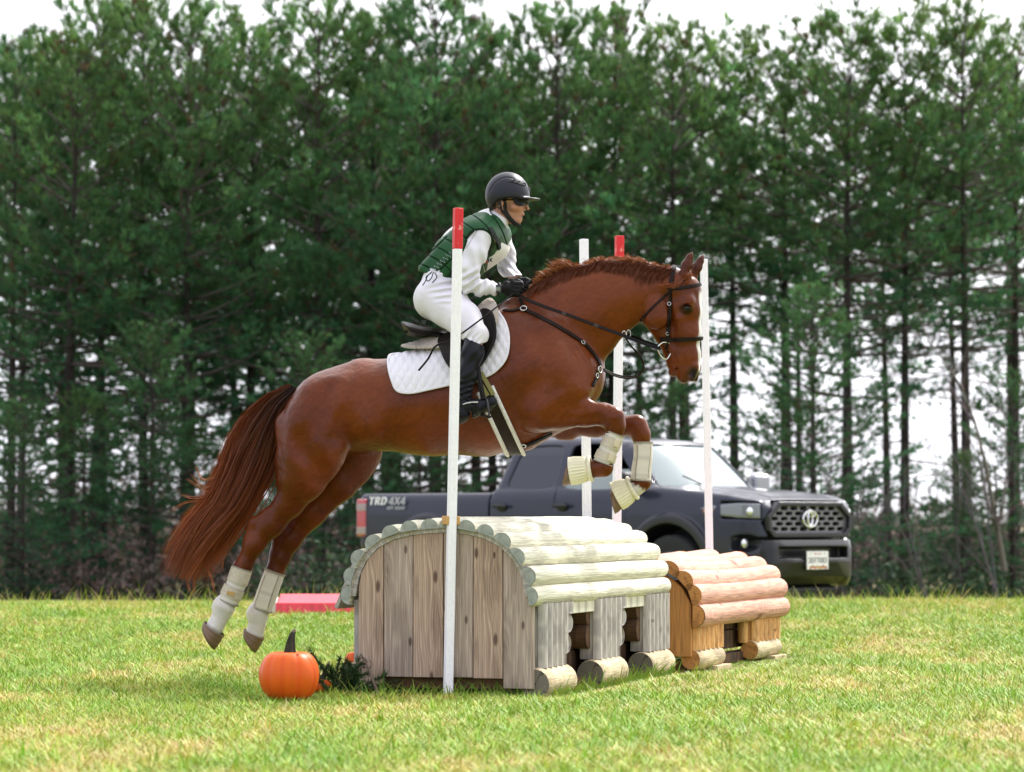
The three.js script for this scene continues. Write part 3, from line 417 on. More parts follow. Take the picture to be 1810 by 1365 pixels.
// scalloped end of a post, filling its thickness
// ---------------------------------------------------------------- pale log jump
const A1 = Math.atan2(0.316, 0.949), O1 = V(-0.326, -0.028, -14.1);
{
  const t = thing('log_jump', 'large arched jump with pale green half log roof and weathered plank end', 'horse jump', O1); t.rotation.y = -A1;
  const arch = (u) => { const a = [[-0.46, 0.47], [-0.445, 0.60], [-0.40, 0.685], [-0.325, 0.755], [-0.22, 0.79], [-0.08, 0.81], [0.03, 0.812], [0.14, 0.80], [0.24, 0.775], [0.33, 0.715], [0.40, 0.64], [0.43, 0.55], [0.445, 0.47]]; for (let i = 0; i + 1 < a.length; i++) if (u <= a[i + 1][0]) return lerp(a[i][1], a[i + 1][1], clamp((u - a[i][0]) / (a[i + 1][0] - a[i][0]), 0, 1)); return 0.47; };
  const edges = [-0.455, -0.322, -0.168, -0.010, 0.144, 0.296, 0.452], bot = [0.055, 0.105, 0.105, 0.108, 0.105, 0.107, 0.058];
  for (let i = 0; i < 6; i++) { const a = edges[i] + 0.0022, b = edges[i + 1] - 0.0022, o = [[a, bot[i === 5 ? 6 : i]], [b, bot[i === 5 ? 6 : i]]]; for (let k = 10; k >= 0; k--) { const u = lerp(a, b, k / 10); o.push([u, arch(u)]); } const m = obj('plank', plankGeo(o, 0.034, 50 + i), i % 2 ? M_plank2 : M_plank, t); m.position.z = -0.034 + [0.002, -0.002, 0.001, -0.001, 0.0015, -0.0015][i]; }
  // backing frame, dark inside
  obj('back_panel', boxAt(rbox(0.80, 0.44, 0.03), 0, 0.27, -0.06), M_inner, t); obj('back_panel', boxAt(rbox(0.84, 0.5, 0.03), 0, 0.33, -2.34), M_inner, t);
  const C = [[-0.508, 0.505], [-0.49, 0.60], [-0.448, 0.69], [-0.375, 0.767], [-0.28, 0.815], [-0.177, 0.838], [-0.075, 0.848], [0.024, 0.853], [0.122, 0.842], [0.217, 0.82], [0.307, 0.775], [0.386, 0.70], [0.436, 0.604], [0.452, 0.507]];
  C.forEach(([x, y], i) => { const p = C[max(0, i - 1)], q = C[min(C.length - 1, i + 1)], ang = atan2(q[1] - p[1], q[0] - p[0]); logPart('roof_log', t, M_pale, M_endPale, 0.051, 2.44, 300 + i, (m) => { m.rotation.set(0, PI, 0); m.position.set(x + sin(ang) * 0.014, y - cos(ang) * 0.014, 0.022 + (i % 3) * 0.006); m.rotation.order = 'ZYX'; m.rotation.z = ang; }, { half: true, around: 0.5, along: 0.55, round: 0.007 }); });
  // curved facing strips under the roof edge
  for (let i = 0; i + 1 < C.length; i++) { const [x0, y0] = C[i], [x1, y1] = C[i + 1], L = hypot(x1 - x0, y1 - y0), k = 0.937, cx = (x0 + x1) / 2, cy = (y0 + y1) / 2, ang = atan2(y1 - y0, x1 - x0); const m = obj('fascia_strip', rbox(L + 0.004, 0.030, 0.040), i > 7 ? M_grey : M_grey, t); m.position.set(cx + sin(ang) * 0.027 * k, cy - cos(ang) * 0.027 * k, -0.012); m.rotation.z = ang; }
  obj('side_board', boxAt(rbox(0.028, 0.40, 2.3), -0.475, 0.28, -1.18), M_grey, t); { const m = obj('skirt_board', rbox(0.022, 0.24, 2.25), M_grey, t); m.position.set(-0.555, 0.545, -1.2); m.rotation.z = -0.42; }
  // right flank: inner boards, lintels, fluted posts, log feet, blocks
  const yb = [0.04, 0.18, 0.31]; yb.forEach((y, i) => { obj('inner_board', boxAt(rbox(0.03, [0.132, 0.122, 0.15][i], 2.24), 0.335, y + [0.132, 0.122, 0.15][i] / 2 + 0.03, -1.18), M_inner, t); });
  for (const [a, b] of [[0.55, 0.98], [1.52, 1.92]]) { obj('lintel', boxAt(rbox(0.07, 0.058, b - a), 0.43, 0.432, -(a + b) / 2), M_pale, t); }
  [[0.06, 0.50, 1], [0.98, 0.54, 1], [1.92, 0.46, 0]].forEach(([z0, W, sc], i) => {
    const y0 = 0.155, Hh = 0.312, s = obj('fluted_post', flutedGeo(W, Hh, 6, sc ? 0.30 : 0, 70 + i), M_grey, t); s.position.set(0.435, y0, -z0); const dw = sc ? W * 0.70 : W - 0.03;
    obj('post_core', boxAt(rbox(0.075, Hh, dw), 0.42, y0 + Hh / 2, -z0 - dw / 2 - 0.006), M_grey, t);
    if (i) for (let k = 0; k < 2; k++) { const l = obj('half_log', endCap(0.062, 0.10), M_inner, t); l.position.set(0.385, y0 + Hh - 0.075 - k * 0.115, -z0 + 0.002 + k * 0.0); }
    logPart('log_foot', t, M_foot, M_end, 0.079, 0.45, 90 + i, (m) => { m.rotation.y = PI; m.position.set(0.452, 0.080, -z0 + 0.035); }, { around: 1, along: 0.9, round: 0.012 });
    obj('support_block', boxAt(rbox(0.13, 0.05, 0.26), 0.42, 0.008, -z0 - 0.2), M_foot, t);
  });
  logPart('log_foot', t, M_foot, M_end, 0.075, 0.5, 99, (m) => { m.rotation.y = PI; m.position.set(-0.48, 0.10, -0.0); }, { around: 1, along: 0.9 });
  for (const x of [-0.40, 0.36]) obj('skid', boxAt(rbox(0.11, 0.075, 1.9), x, 0.034, -1.35), M_inner, t);
}
function endCap(r, d) { const sh = new THREE.Shape(); sh.absarc(0, 0, r, 0, PI * 2); const g = new THREE.ExtrudeGeometry(sh, { depth: d, bevelEnabled: true, bevelSize: 0.004, bevelThickness: 0.004, bevelSegments: 2, curveSegments: 20 }); g.rotateY(PI / 2); g.translate(-d / 2, 0, 0); const u = g.attributes.uv; for (let i = 0; i < u.count; i++) u.setXY(i, u.getX(i) * 3, u.getY(i) * 3); return g; }
// ---------------------------------------------------------------- pink log jump
const A2 = 20 * PI / 180;
{
  const corner = P(1222, 1178, 16.5), O2 = corner.clone().add(V(-cos(A2) * 0.43, 0, sin(A2) * -0.43)); O2.y = groundY(O2.x, -O2.z) - 0.005;
  const t = thing('log_jump', 'smaller arched jump with pink half log roof and yellow pine posts', 'horse jump', O2); t.rotation.y = -A2;
  const L = 1.88, arch = (u) => 0.36 + 0.28 * sqrt(max(0, 1 - pow(abs(u) / 0.44, 2.6)));
  const o = [[-0.43, 0.10], [0.43, 0.10]]; for (let k = 16; k >= 0; k--) { const u = lerp(-0.43, 0.43, k / 16); o.push([u, arch(u) - 0.03]); } const e = obj('end_panel', plankGeo(o, 0.03, 7), M_orange, t); e.position.z = -0.03;
  obj('back_panel', boxAt(rbox(0.8, 0.4, 0.03), 0, 0.3, -L + 0.02), M_inner, t);
  const n = 11; for (let i = 0; i < n; i++) { const a = PI * (i / (n - 1)) , x = -0.455 * cos(a) * pow(abs(cos(a)), -0.25), y = 0.335 + 0.295 * pow(sin(a), 0.8), a2 = a + 0.05, x2 = -0.455 * cos(a2) * pow(max(1e-3, abs(cos(a2))), -0.25), y2 = 0.335 + 0.295 * pow(max(0, sin(a2)), 0.8), ang = i === 0 ? PI / 2 : i === n - 1 ? -PI / 2 : atan2(y2 - y, x2 - x), xx = abs(cos(a)) < 1e-3 ? 0 : x; logPart('roof_log', t, M_pink, M_orange, 0.071, L + 0.06, 400 + i, (m) => { m.rotation.order = 'ZYX'; m.rotation.set(0, PI, ang); m.position.set(xx, y, 0.03); }, { half: true, around: 0.5, along: 0.5, bow: -0.026 }); }
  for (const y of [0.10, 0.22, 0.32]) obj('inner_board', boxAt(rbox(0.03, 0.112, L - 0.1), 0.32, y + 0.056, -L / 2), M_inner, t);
  [[0.03, 0.56], [1.30, 0.60]].forEach(([z0, W], i) => {
    const y0 = 0.135, Hh = 0.235, s = obj('fluted_post', flutedGeo(W, Hh, 6, 0, 170 + i), M_pine, t); s.position.set(0.41, y0, -z0); obj('post_core', boxAt(rbox(0.10, Hh, W - 0.01), 0.388, y0 + Hh / 2, -z0 - W / 2), M_pine, t);
    logPart('log_foot', t, M_foot, M_orange, 0.062, W - 0.02, 190 + i, (m) => { m.rotation.y = PI; m.position.set(0.42, 0.085, -z0 + 0.01); }, { around: 1, along: 0.9, round: 0.012 }); obj('support_block', boxAt(rbox(0.16, 0.05, 0.3), 0.42, 0.012, -z0 - W * 0.75), M_foot, t);
  });
  logPart('brace_log', t, M_pine, M_orange, 0.032, 0.25, 199, (m) => { m.rotation.set(-PI / 2, 0, 0); m.position.set(0.385, 0.13, -1.26); }, { around: 1, along: 0.9 });
  for (const x of [-0.36, 0.33]) obj('skid', boxAt(rbox(0.1, 0.075, L - 0.1), x, 0.04, -L / 2), M_inner, t);
}
// ---------------------------------------------------------------- flag poles
{
  const white = dataTex(64, 256, (u, v) => { const s = fbm(u * 8, v * 50, 4, 3) > 0.82 ? 0.75 : 1, n = 0.97 + 0.04 * noise(u * 20, v * 90); return [0.955 * n * s, 0.95 * n * s, 0.97 * n * s]; }), mw = std([1, 1, 1], 0.55, { map: white }), red = dataTex(64, 128, (u, v) => { const n = 0.92 + 0.14 * fbm(u * 9, v * 14, 3, 3), s = fbm(u * 10, v * 22, 9, 3) > 0.72; return s ? [0.86, 0.55, 0.5] : [0.84 * n, 0.105 * n, 0.14 * n]; }), mr = std([1, 1, 1], 0.5, { map: red });
  const pole = (label, top, bot, Z, w, redLen, turn) => { const b = P(...bot, Z), a = P(...top, Z), t = thing('flag_pole', label, 'jump flag pole', b, 'square wooden flag poles'), d = a.clone().sub(b), L = d.length(); t.quaternion.setFromUnitVectors(V(0, 1, 0), d.normalize()); t.rotateY(turn); const lo = L - redLen; const g = rbox(w, redLen ? lo : L, w * 0.9, 0.004, 0.2); obj('post', g.translate(0, (redLen ? lo : L) / 2, 0), mw, t); if (redLen) obj('red_top', rbox(w + 0.002, redLen, w * 0.9 + 0.002, 0.004, 0.2).translate(0, lo + redLen / 2, 0), mr, t); return t; };
  const p1 = pole('tall white pole with red top standing before the plank end', [810, 368], [792, 1228], 14.04, 0.041, 0.20, 0.35);
  const br = obj('bracket', rbox(0.075, 0.042, 0.06), std([0.52, 0.30, 0.10], 0.7), p1); br.position.set(0, P(0, 920, 14.04).y - P(0, 1228, 14.04).y, -0.012);
  const st = new Soup(); st.tube([V(0.008, 0.02, 0), V(0.01, -0.06, 0)], 0.012, 8, [0.16, 0.11, 0.07]); obj('stake', st.geo(), std([1, 1, 1], 0.9, { vertexColors: true }), p1);
  pole('all white pole behind the horse neck, left of the other back pole', [1032, 423], [1040, 1140], 16.6, 0.045, 0, 0.3);
  pole('white pole with red top behind the horse mane', [1095, 417], [1088, 1150], 17.6, 0.047, 0.18, 0.3);
  pole('all white pole standing just beyond the horse nose', [1244, 458], [1257, 1120], 18.4, 0.042, 0, 0.25);
}
// ---------------------------------------------------------------- red jump on the grass
{
  const a = P(488, 1082, 22.5), b = P(640, 1084, 22.2), t = thing('red_jump', 'low red painted roof jump lying in the grass beyond the pumpkin', 'horse jump', V(a.x, groundY(a.x, 22.5) + 0.018, a.z)), L = b.x - a.x + 0.5, m = std([0.62, 0.075, 0.10], 0.55), s = new Soup(), y1 = 0.105;
  const pt = dataTex(64, 64, (u, v) => { const n = 0.85 + 0.25 * fbm(u * 8, v * 8, 3, 3); return [0.90 * n, 0.27 * n, 0.33 * n]; }); m.map = pt; m.color.setRGB(1, 1, 1);
  const g1 = rbox(L, 0.16, 0.03); const f = obj('front_board', g1, m, t); f.position.set(L / 2, 0.015, 0.02); f.rotation.x = -0.12; const g2 = rbox(L, 0.03, 0.34); const r = obj('roof_board', g2, m, t); r.position.set(L / 2 + 0.01, y1 - 0.002, -0.14); r.rotation.x = 0.24; const e = obj('white_end', rbox(0.04, 0.2, 0.3), std([0.7, 0.68, 0.64], 0.7), t); e.position.set(-0.022, 0.03, -0.14); void s;
}
// ---------------------------------------------------------------- pumpkins, sprigs and a twig
{
  const pumpkin = (label, px, py, Z, rad, hgt, seed, squash = 1) => {
    const at = P(px, py, Z), R = rng(seed), t = thing('pumpkin', label, 'pumpkin', at, 'orange pumpkins by the jump'); const ribs = 10 + floor(R() * 2), nu = 120, nv = 44, p = [], c = [], idx = [], ph = R() * 6;
    for (let j = 0; j <= nv; j++) for (let i = 0; i <= nu; i++) {
      const a = i / nu * 2 * PI, v = j / nv, th = v * PI, rib = 1 - 0.032 * pow(abs(cos(a * ribs / 2 + 0.25 * sin(a * 3))), 6) * sin(th) ** 0.6 + 0.012 * (fbm(cos(a) * 2 + seed, sin(a) * 2, v * 2) - 0.5) * 4, dip = 1 - 0.16 * exp(-(((v - 0) / 0.14) ** 2)) - 0.12 * exp(-(((v - 1) / 0.14) ** 2));
      const r = rad * pow(sin(th), 0.72) * rib * (1 + 0.03 * sin(a + ph)), y = hgt * (0.5 + 0.5 * cos(th) * dip); p.push(cos(a) * r, y, sin(a) * r * squash); const g = 0.88 + 0.2 * fbm(cos(a) * 4 + seed, sin(a) * 4, v * 4, 4), s = noise(cos(a) * 40, sin(a) * 40 + seed, v * 40) > 0.90 ? 1.12 : 1; const crease = pow(abs(cos(a * ribs / 2 + 0.25 * sin(a * 3))), 10) * 0.10; c.push((0.70 - crease * 0.2) * g * s, (0.112 + 0.012 * (v < 0.2 ? 1 : 0) - crease * 0.22) * g, 0.010 * g);
    }
    for (let j = 0; j < nv; j++) for (let i = 0; i < nu; i++) { const a = j * (nu + 1) + i, b = a + nu + 1; idx.push(a, a + 1, b, a + 1, b + 1, b); }
    const g = new THREE.BufferGeometry(); g.setAttribute('position', new THREE.Float32BufferAttribute(p, 3)); g.setAttribute('color', new THREE.Float32BufferAttribute(c, 3)); g.setIndex(idx); g.computeVertexNormals();
    obj('rind', g, phy([1, 1, 1], 0.42, { vertexColors: true, specularIntensity: 0.5 }), t);
    const s = new Soup(), q = spline([V(0, hgt * 0.88, 0), V(0.004, hgt + 0.025, 0), V(0.012, hgt + 0.06, 0.004), V(0.022, hgt + 0.086, 0.0)].map((v) => v.multiplyScalar(1)), 18), nn = 40, base = 0; void base;
    q.forEach((o, i) => { const u = i / 18, r = lerp(0.030, 0.0085, pow(u, 0.6)) * (u > 0.93 ? 0.8 : 1) * (rad / 0.14); for (let k = 0; k <= nn; k++) { const a = k / nn * 2 * PI, b = r * (1 + 0.22 * cos(a * 5 + u * 1.2)); const n = 0.6 + 0.7 * noise(a * 3, u * 14, seed); s.v(V(o.x + cos(a) * b, o.y, o.z + sin(a) * b), u > 0.86 ? [0.16 * n, 0.12 * n, 0.08 * n] : [0.028 * n, 0.030 * n, 0.018 * n]); } });
    for (let i = 0; i < 18; i++) for (let k = 0; k < nn; k++) { const a = i * (nn + 1) + k, b = a + nn + 1; s.i.push(a, b, a + 1, a + 1, b, b + 1); } const cc = s.v(q[18].clone().add(V(0.004, 0.006, 0)), [0.2, 0.15, 0.1]); for (let k = 0; k < nn; k++) s.i.push(18 * (nn + 1) + k, cc, 18 * (nn + 1) + k + 1); obj('stem', s.geo(), std([1, 1, 1], 0.9, { vertexColors: true }), t); return t;
  };
  const big = pumpkin('large orange pumpkin with tall dark stem on the grass below the hind hooves', 511, 1242, 13.5, 0.141, 0.252, 3);
  { const s = new THREE.SphereGeometry(0.005, 10, 8); s.scale(1.2, 1, 0.5); const m = obj('scar', s, std([0.35, 0.09, 0.08], 0.8), big); m.position.set(0.045, 0.226, 0.088); }
  const small = pumpkin('small orange pumpkin with grey stem tucked between the large one and the greens', 566, 1226, 14.15, 0.062, 0.075, 5); small.rotation.z = -0.15;
  const third = pumpkin('orange pumpkin mostly hidden behind the left side of the plank end', 632, 1194, 15.1, 0.068, 0.13, 9); void third;
  // evergreen sprigs
  const R = rng(61), at = P(598, 1236, 14.15), t = thing('evergreen_sprig', 'dark green evergreen branches lying against the jump beside the pumpkin', 'branch', at), s = new Soup(), w = new Soup();
  const stems = []; for (let k = 0; k < 30; k++) { const a = 0.25 + R() * 2.6, L = 0.13 + R() * 0.16, ox = (R() - 0.5) * 0.16 + 0.015, oz = (R() - 0.5) * 0.2; stems.push([V(ox, 0.005, oz), V(ox + cos(a) * L * 0.5, L * 0.5 * sin(a), oz + (R() - 0.5) * 0.05), V(ox + cos(a) * L, L * (0.75 * sin(a)) , oz + (R() - 0.4) * 0.1)]); } stems.push([V(0.02, 0.02, 0), V(-0.06, 0.13, 0), V(-0.135, 0.235, 0.01)]);
  for (const st of stems) { const q = spline(st, 14); w.tube(q, 0.003, 4, [0.07, 0.05, 0.03], { caps: false }); for (let i = 1; i <= 14; i++) for (let n = 0; n < 16; n++) { const d = q[i].clone().sub(q[i - 1]).normalize().multiplyScalar(0.55).add(V(R() - 0.5, R() - 0.5, R() - 0.5).multiplyScalar(1.8)).normalize(), l = 0.018 + R() * 0.022, sd = V(R() - 0.5, R() - 0.5, R() - 0.5).cross(d).normalize().multiplyScalar(0.0026), g = 0.6 + R() * 0.8, p = q[i]; s.tri(p.clone().add(sd), p.clone().addScaledVector(d, l), p.clone().sub(sd), [0.045 * g, 0.095 * g, 0.028 * g]); } }
  const nd = obj('needles', s.geo(), needleMat, t); nd.userData.kind = 'stuff'; obj('stems', w.geo(), std([1, 1, 1], 0.9, { vertexColors: true }), t); 
  // forked dry twig leaning on the planks
  const ta = P(672, 1238, 13.98), tw = thing('twig', 'forked dry brown twig leaning on the lower left planks', 'twig', ta), s3 = new Soup(), W = (x, y, z = 0) => P(x, y, 13.98 + z).sub(ta), tc = (u, v) => { const n = 0.7 + 0.6 * noise(u * 20, v * 6); return [0.14 * n, 0.10 * n, 0.075 * n]; };
  s3.tube(spline([W(672, 1240), W(662, 1210, 0.03), W(650, 1180, 0.06), W(638, 1157, 0.09)], 20), (() => { const r = []; for (let i = 0; i <= 20; i++) r.push(0.0085 - i * 0.0002); return r; })(), 7, tc); obj('stem', s3.geo(), std([1, 1, 1], 0.9, { vertexColors: true }), tw);
  for (const [a, b, c] of [[[650, 1180], [640, 1178], [633, 1186]], [[645, 1172], [636, 1170], [630, 1176]], [[641, 1164], [632, 1162], [628, 1166]], [[652, 1184], [656, 1176], [654, 1166]], [[640, 1160], [648, 1168], [650, 1172]]]) { const q = new Soup(); q.tube(spline([W(...a, 0.06), W(...b, 0.05), W(...c, 0.05)], 8), [0.004, 0.0038, 0.0036, 0.0034, 0.003, 0.0028, 0.0026, 0.0024, 0.002], 5, tc); obj('side_twig', q.geo(), std([1, 1, 1], 0.9, { vertexColors: true }), tw); }
}
// ---------------------------------------------------------------- pickup truck (x forward, y up, z to its right side)
{
  const th = 43 * PI / 180, at = V(0.925, -0.078, -29.84), t = thing('pickup_truck', 'dark grey four door pickup truck parked behind the log jumps', 'pickup truck', at); t.rotation.y = -th;
  const side = poly2([[2.64, 0.28], [2.73, 0.36], [2.76, 0.50], [2.74, 0.66], [2.69, 0.76], [2.68, 1.04], [2.62, 1.105], [2.35, 1.165], [1.9, 1.21], [1.5, 1.245], [1.30, 1.25], [-0.72, 1.225], [-0.74, 1.205], [-2.66, 1.205], [-2.71, 1.17], [-2.69, 0.62], [-2.55, 0.56], [-1.0, 0.44], [1.2, 0.44], [1.4, 0.28]]);
  const gside = poly2([[1.52, 1.10], [1.40, 1.25], [0.96, 1.66], [0.86, 1.715], [0.5, 1.755], [0.1, 1.772], [-0.3, 1.768], [-0.52, 1.74], [-0.62, 1.66], [-0.74, 1.25], [-0.74, 1.1]]);
  const hp = (x) => x > 2.1 ? 0.935 - 0.30 * pow((x - 2.1) / 0.62, 2.2) - (x > 2.72 ? (x - 2.72) * 4 : 0) : x < -2.55 ? 0.925 - pow((-2.55 - x) / 0.16, 2) * 0.05 : 0.925 - 0.018 * exp(-((x - 0.2) ** 2) * 1.2);
  const hy = (y) => y < 0.62 ? lerp(0.86, 0.93, clamp((y - 0.4) / 0.22, 0, 1)) : y < 0.98 ? 0.93 : 0.93 - 0.42 * (y - 0.98) ** 1.5;
  const gw = (y) => 0.845 - 0.36 * (y - 1.22) - 0.25 * max(0, y - 1.58) ** 1.2;
  const gh = (x, y, z) => { const az = abs(z); return smax(gside(x - 0.16 * (1 - (az / 0.75) ** 2) * sstep(0.4, 1.2, x), y - 0.012 * (1 - (az / 0.6) ** 2)) * 0.92, (az - gw(y)) * 0.93, 0.09); };
  const W_rear = poly2(smoothPoly([[-0.555, 1.29], [-0.53, 1.26], [0.06, 1.255], [0.085, 1.28], [0.085, 1.63], [0.06, 1.665], [-0.36, 1.662], [-0.45, 1.62], [-0.52, 1.45]], 50)), W_front = poly2(smoothPoly([[0.215, 1.275], [0.24, 1.25], [1.12, 1.25], [1.17, 1.27], [1.12, 1.34], [0.83, 1.62], [0.74, 1.665], [0.24, 1.668], [0.215, 1.63]], 50)), W_screen = poly2([[-0.72, 1.265], [-0.57, 1.675], [0.57, 1.675], [0.72, 1.265]]), W_back = poly2([[-0.62, 1.30], [-0.54, 1.64], [0.54, 1.64], [0.62, 1.30]]);
  const AX = [1.68, -1.62];
  const F = { f: (x, y, z) => {
    const az = abs(z); if (y > 2 || az > 1.25 || abs(x) > 3.1) return 0.3;
    const crown = 0.022 * (1 - (az / 0.9) ** 2) * sstep(1.2, 1.6, x) - 0.012 * sstep(0.50, 0.56, az) * sstep(0.72, 0.64, az) * sstep(1.5, 1.8, x) + 0.012 * sstep(0.36, 0.30, az) * sstep(1.4, 1.7, x) * sstep(2.55, 2.3, x);
    let d = smax(smax(side(x, y - crown), (az - hp(x)) * 0.9, 0.09), (az - hy(y)) * 0.95, 0.06);
    // waist crease and swollen wings
    d += 0.012 * sstep(0.05, 0, abs(y - 0.80)) * sstep(-0.75, -0.6, x) * sstep(1.15, 1.0, x) * (az > 0.7 ? 1 : 0);
    let g = gh(x, y, z); d = smin(d, g, 0.035);
    for (const a of AX) { const r = hypot(x - a, y - 0.41); d = smin(d, smax(smax(abs(r - 0.52) - 0.055, az - 0.968, 0.03), 0.7 - az, 0.02), 0.025); d = smax(d, -smax(r - 0.475, 0.52 - az, 0.03), 0.012); }
    d = smax(d, -max(max(abs(x + 1.70) - 0.90, az - 0.74), 0.66 - y), 0.02);                                  // load bed
    d = smax(d, -max(g + 0.045, 1.0 - y), 0.01); d = smax(d, -max(max(abs(x - 0.25) - 0.86, az - 0.76), abs(y - 0.95) - 0.35), 0.02);   // cabin
    if (az > 0.5) { d = smax(d, -W_rear(x, y), 0.008); d = smax(d, -W_front(x, y), 0.008); }
    if (x > 0.7 && y > 1.2) d = smax(d, -W_screen(z, y) * 0.9, 0.008); if (x < -0.5 && y > 1.22) d = smax(d, -W_back(z, y), 0.008);
    if (az > 0.6) { const gap = (e, w) => { d = smax(d, -max(e - w, (hy(y) - 0.03) - az), 0.006); }; if (y < 1.25 && y > 0.5) { gap(abs(x - 0.15), 0.006); gap(abs(x - 1.12 - 0.05 * sstep(0.9, 0.6, y)), 0.006); } if (x > -0.7 && x < 1.15) gap(abs(y - 0.52), 0.005); }
    d = smax(d, -max(abs(x + 0.745) - 0.014, 0.5 - y), 0.004);
    if (x > 1.25 && x < 2.66) d = smax(d, -max(abs(az - 0.735 + 0.10 * sstep(1.9, 2.6, x)) - 0.005, 1.08 - y), 0.005);                // bonnet shut line
    if (x > 2.3) { d = smax(d, -max(abs(y - 0.745) - 0.012, 2.45 - x), 0.01); d = smax(d, -smax(smax(abs(y - 0.61) - 0.055, az - 0.55, 0.02), 2.62 - x, 0.02), 0.012); d = smax(d, -smax(hypot((az - 0.80) * 0.9, y - 0.70) - 0.085, 2.40 - x, 0.02), 0.012); d = smax(d, -smax(max(abs(y - 1.02 + (0.9 - az) * 0.06) - 0.085, abs(az - 0.815) - 0.125), 2.0 - x, 0.02), 0.012); d = smax(d, -smax(smax(abs(y - 0.93) - 0.18, az - 0.70 + abs(y - 0.90) * 0.9 * (y > 0.9 ? 0.9 : 0.5), 0.02), 2.58 - x, 0.02), 0.012); }
    return d;
  } };
  const paint = phy([1, 1, 1], 0.4, { vertexColors: true, metalness: 0.2, specularIntensity: 0.45, clearcoat: 0.45, clearcoatRoughness: 0.06 });
  const plastic = std([0.014, 0.014, 0.016], 0.6), chrome = std([0.7, 0.7, 0.72], 0.18, { metalness: 1 });
  const col = (x, y, z) => { const az = abs(z), fl = Math.min(...AX.map((a) => hypot(x - a, y - 0.41))), n = 0.96 + 0.08 * fbm(x * 3, y * 3, z * 3, 3), dust = 0.0; void dust; const inside = az < 0.72 && y < 1.2 && x < 1.2; if (inside && x > -0.7) return [0.03, 0.03, 0.032]; if (fl < 0.58 && y < 1.02 && az > 0.6) return [0.022, 0.022, 0.027]; if (x > 2.25 && y < 0.76) return az > 0.72 && y > 0.46 ? [0.03, 0.03, 0.04] : [0.011, 0.011, 0.013]; if (y < 0.50) return [0.02, 0.02, 0.022]; return [0.026 * n, 0.028 * n, 0.047 * n]; };
  obj('body', surface(F, V(-2.85, 0.2, -1.1), V(2.95, 1.9, 1.1), 0.0135, col, { lip: 1.35, pad: 0.05 }), paint, t);
  const pane = (name, poly, ax, test, mat) => { const G = { f: (x, y, z) => { if (!test(x, y, z)) return 0.2; const p = ax === 'x' ? poly(z, y) : poly(x, y); return max(abs(gh(x, y, z) + 0.030) - 0.016, p - 0.012); } }; obj(name, surface(G, V(-0.95, 1.15, -1.0), V(1.85, 1.85, 1.0), 0.012, null, { lip: 1.3, pad: 0.02 }), mat, t); };
  const tint = phy([0.030, 0.034, 0.050], 0.06, { specularIntensity: 1 }), clear = phy([0.74, 0.80, 0.80], 0.22, { transmission: 0.75, thickness: 0, specularIntensity: 1 }), screenM = phy([0.30, 0.36, 0.37], 0.10, { transmission: 0.3, thickness: 0, specularIntensity: 1 });
  pane('rear_door_window', W_rear, 'z', (x, y, z) => z > 0.4, tint); pane('rear_door_window', W_rear, 'z', (x, y, z) => z < -0.4, tint); pane('front_door_window', W_front, 'z', (x, y, z) => z > 0.4 && y < 1.46, clear); pane('front_door_window', W_front, 'z', (x, y, z) => z < -0.4, clear); pane('windscreen', W_screen, 'x', (x) => x > 0.7, screenM); pane('rear_window', W_back, 'x', (x) => x < -0.45, tint);
  for (const [x, z] of [[0.55, 0.38], [0.55, -0.38], [-0.25, 0.4], [-0.25, -0.4]]) { const g = new RoundedBoxGeometry(0.16, 0.62, 0.5, 4, 0.06); g.rotateZ(0.2); obj('seat', g.translate(x - 0.12, 1.12, z), std([0.025, 0.025, 0.028], 0.9), t); }
  obj('dashboard', new RoundedBoxGeometry(0.34, 0.22, 1.46, 4, 0.06).translate(1.2, 1.14, 0), std([0.03, 0.03, 0.032], 0.8), t);
  // grille: an eight sided frame with a honeycomb of stretched cells
  const oct = [[0.50, 1.092], [-0.50, 1.092], [-0.665, 0.955], [-0.655, 0.83], [-0.58, 0.765], [0.58, 0.765], [0.655, 0.83], [0.665, 0.955]], sc = (k) => oct.map(([a, b]) => new THREE.Vector2(a * k, 0.93 + (b - 0.93) * (1 - (1 - k) * 3)));
  const fr = new THREE.Shape(sc(1.0)); fr.holes.push(new THREE.Path(sc(0.945))); const fg = new THREE.ExtrudeGeometry(fr, { depth: 0.05, bevelEnabled: true, bevelSize: 0.008, bevelThickness: 0.01, bevelSegments: 3 }); obj('grille_frame', fg.rotateY(PI / 2).translate(2.645, 0, 0), phy([0.035, 0.035, 0.042], 0.3, { metalness: 0.5 }), t);
  const inOct = poly2(sc(0.94).map((v) => [v.x, v.y])), gs = new THREE.Shape(sc(0.955)); const cw = 0.150, ch = 0.058; for (let r = 0; r < 7; r++) for (let c = -6; c <= 6; c++) { const cx = (c + (r % 2) * 0.5) * cw, cy = 0.765 + 0.022 + r * ch * 0.86, hx = cw * 0.43, h2 = ch * 0.37, pts = [[hx, 0], [hx * 0.62, h2], [-hx * 0.62, h2], [-hx, 0], [-hx * 0.62, -h2], [hx * 0.62, -h2]].map(([a, b]) => [cx + a, cy + b]); if (pts.every(([a, b]) => inOct(a, b) < -0.004)) gs.holes.push(new THREE.Path(pts.map((p) => new THREE.Vector2(...p)))); }
  obj('grille_mesh', new THREE.ExtrudeGeometry(gs, { depth: 0.02, bevelEnabled: true, bevelSize: 0.004, bevelThickness: 0.006, bevelSegments: 2 }).rotateY(PI / 2).translate(2.638, 0, 0), phy([0.15, 0.15, 0.165], 0.35, { metalness: 0.4 }), t);
  obj('radiator', new THREE.BoxGeometry(0.02, 0.30, 1.2).translate(2.585, 0.93, 0), std([0.004, 0.004, 0.004], 0.9), t);
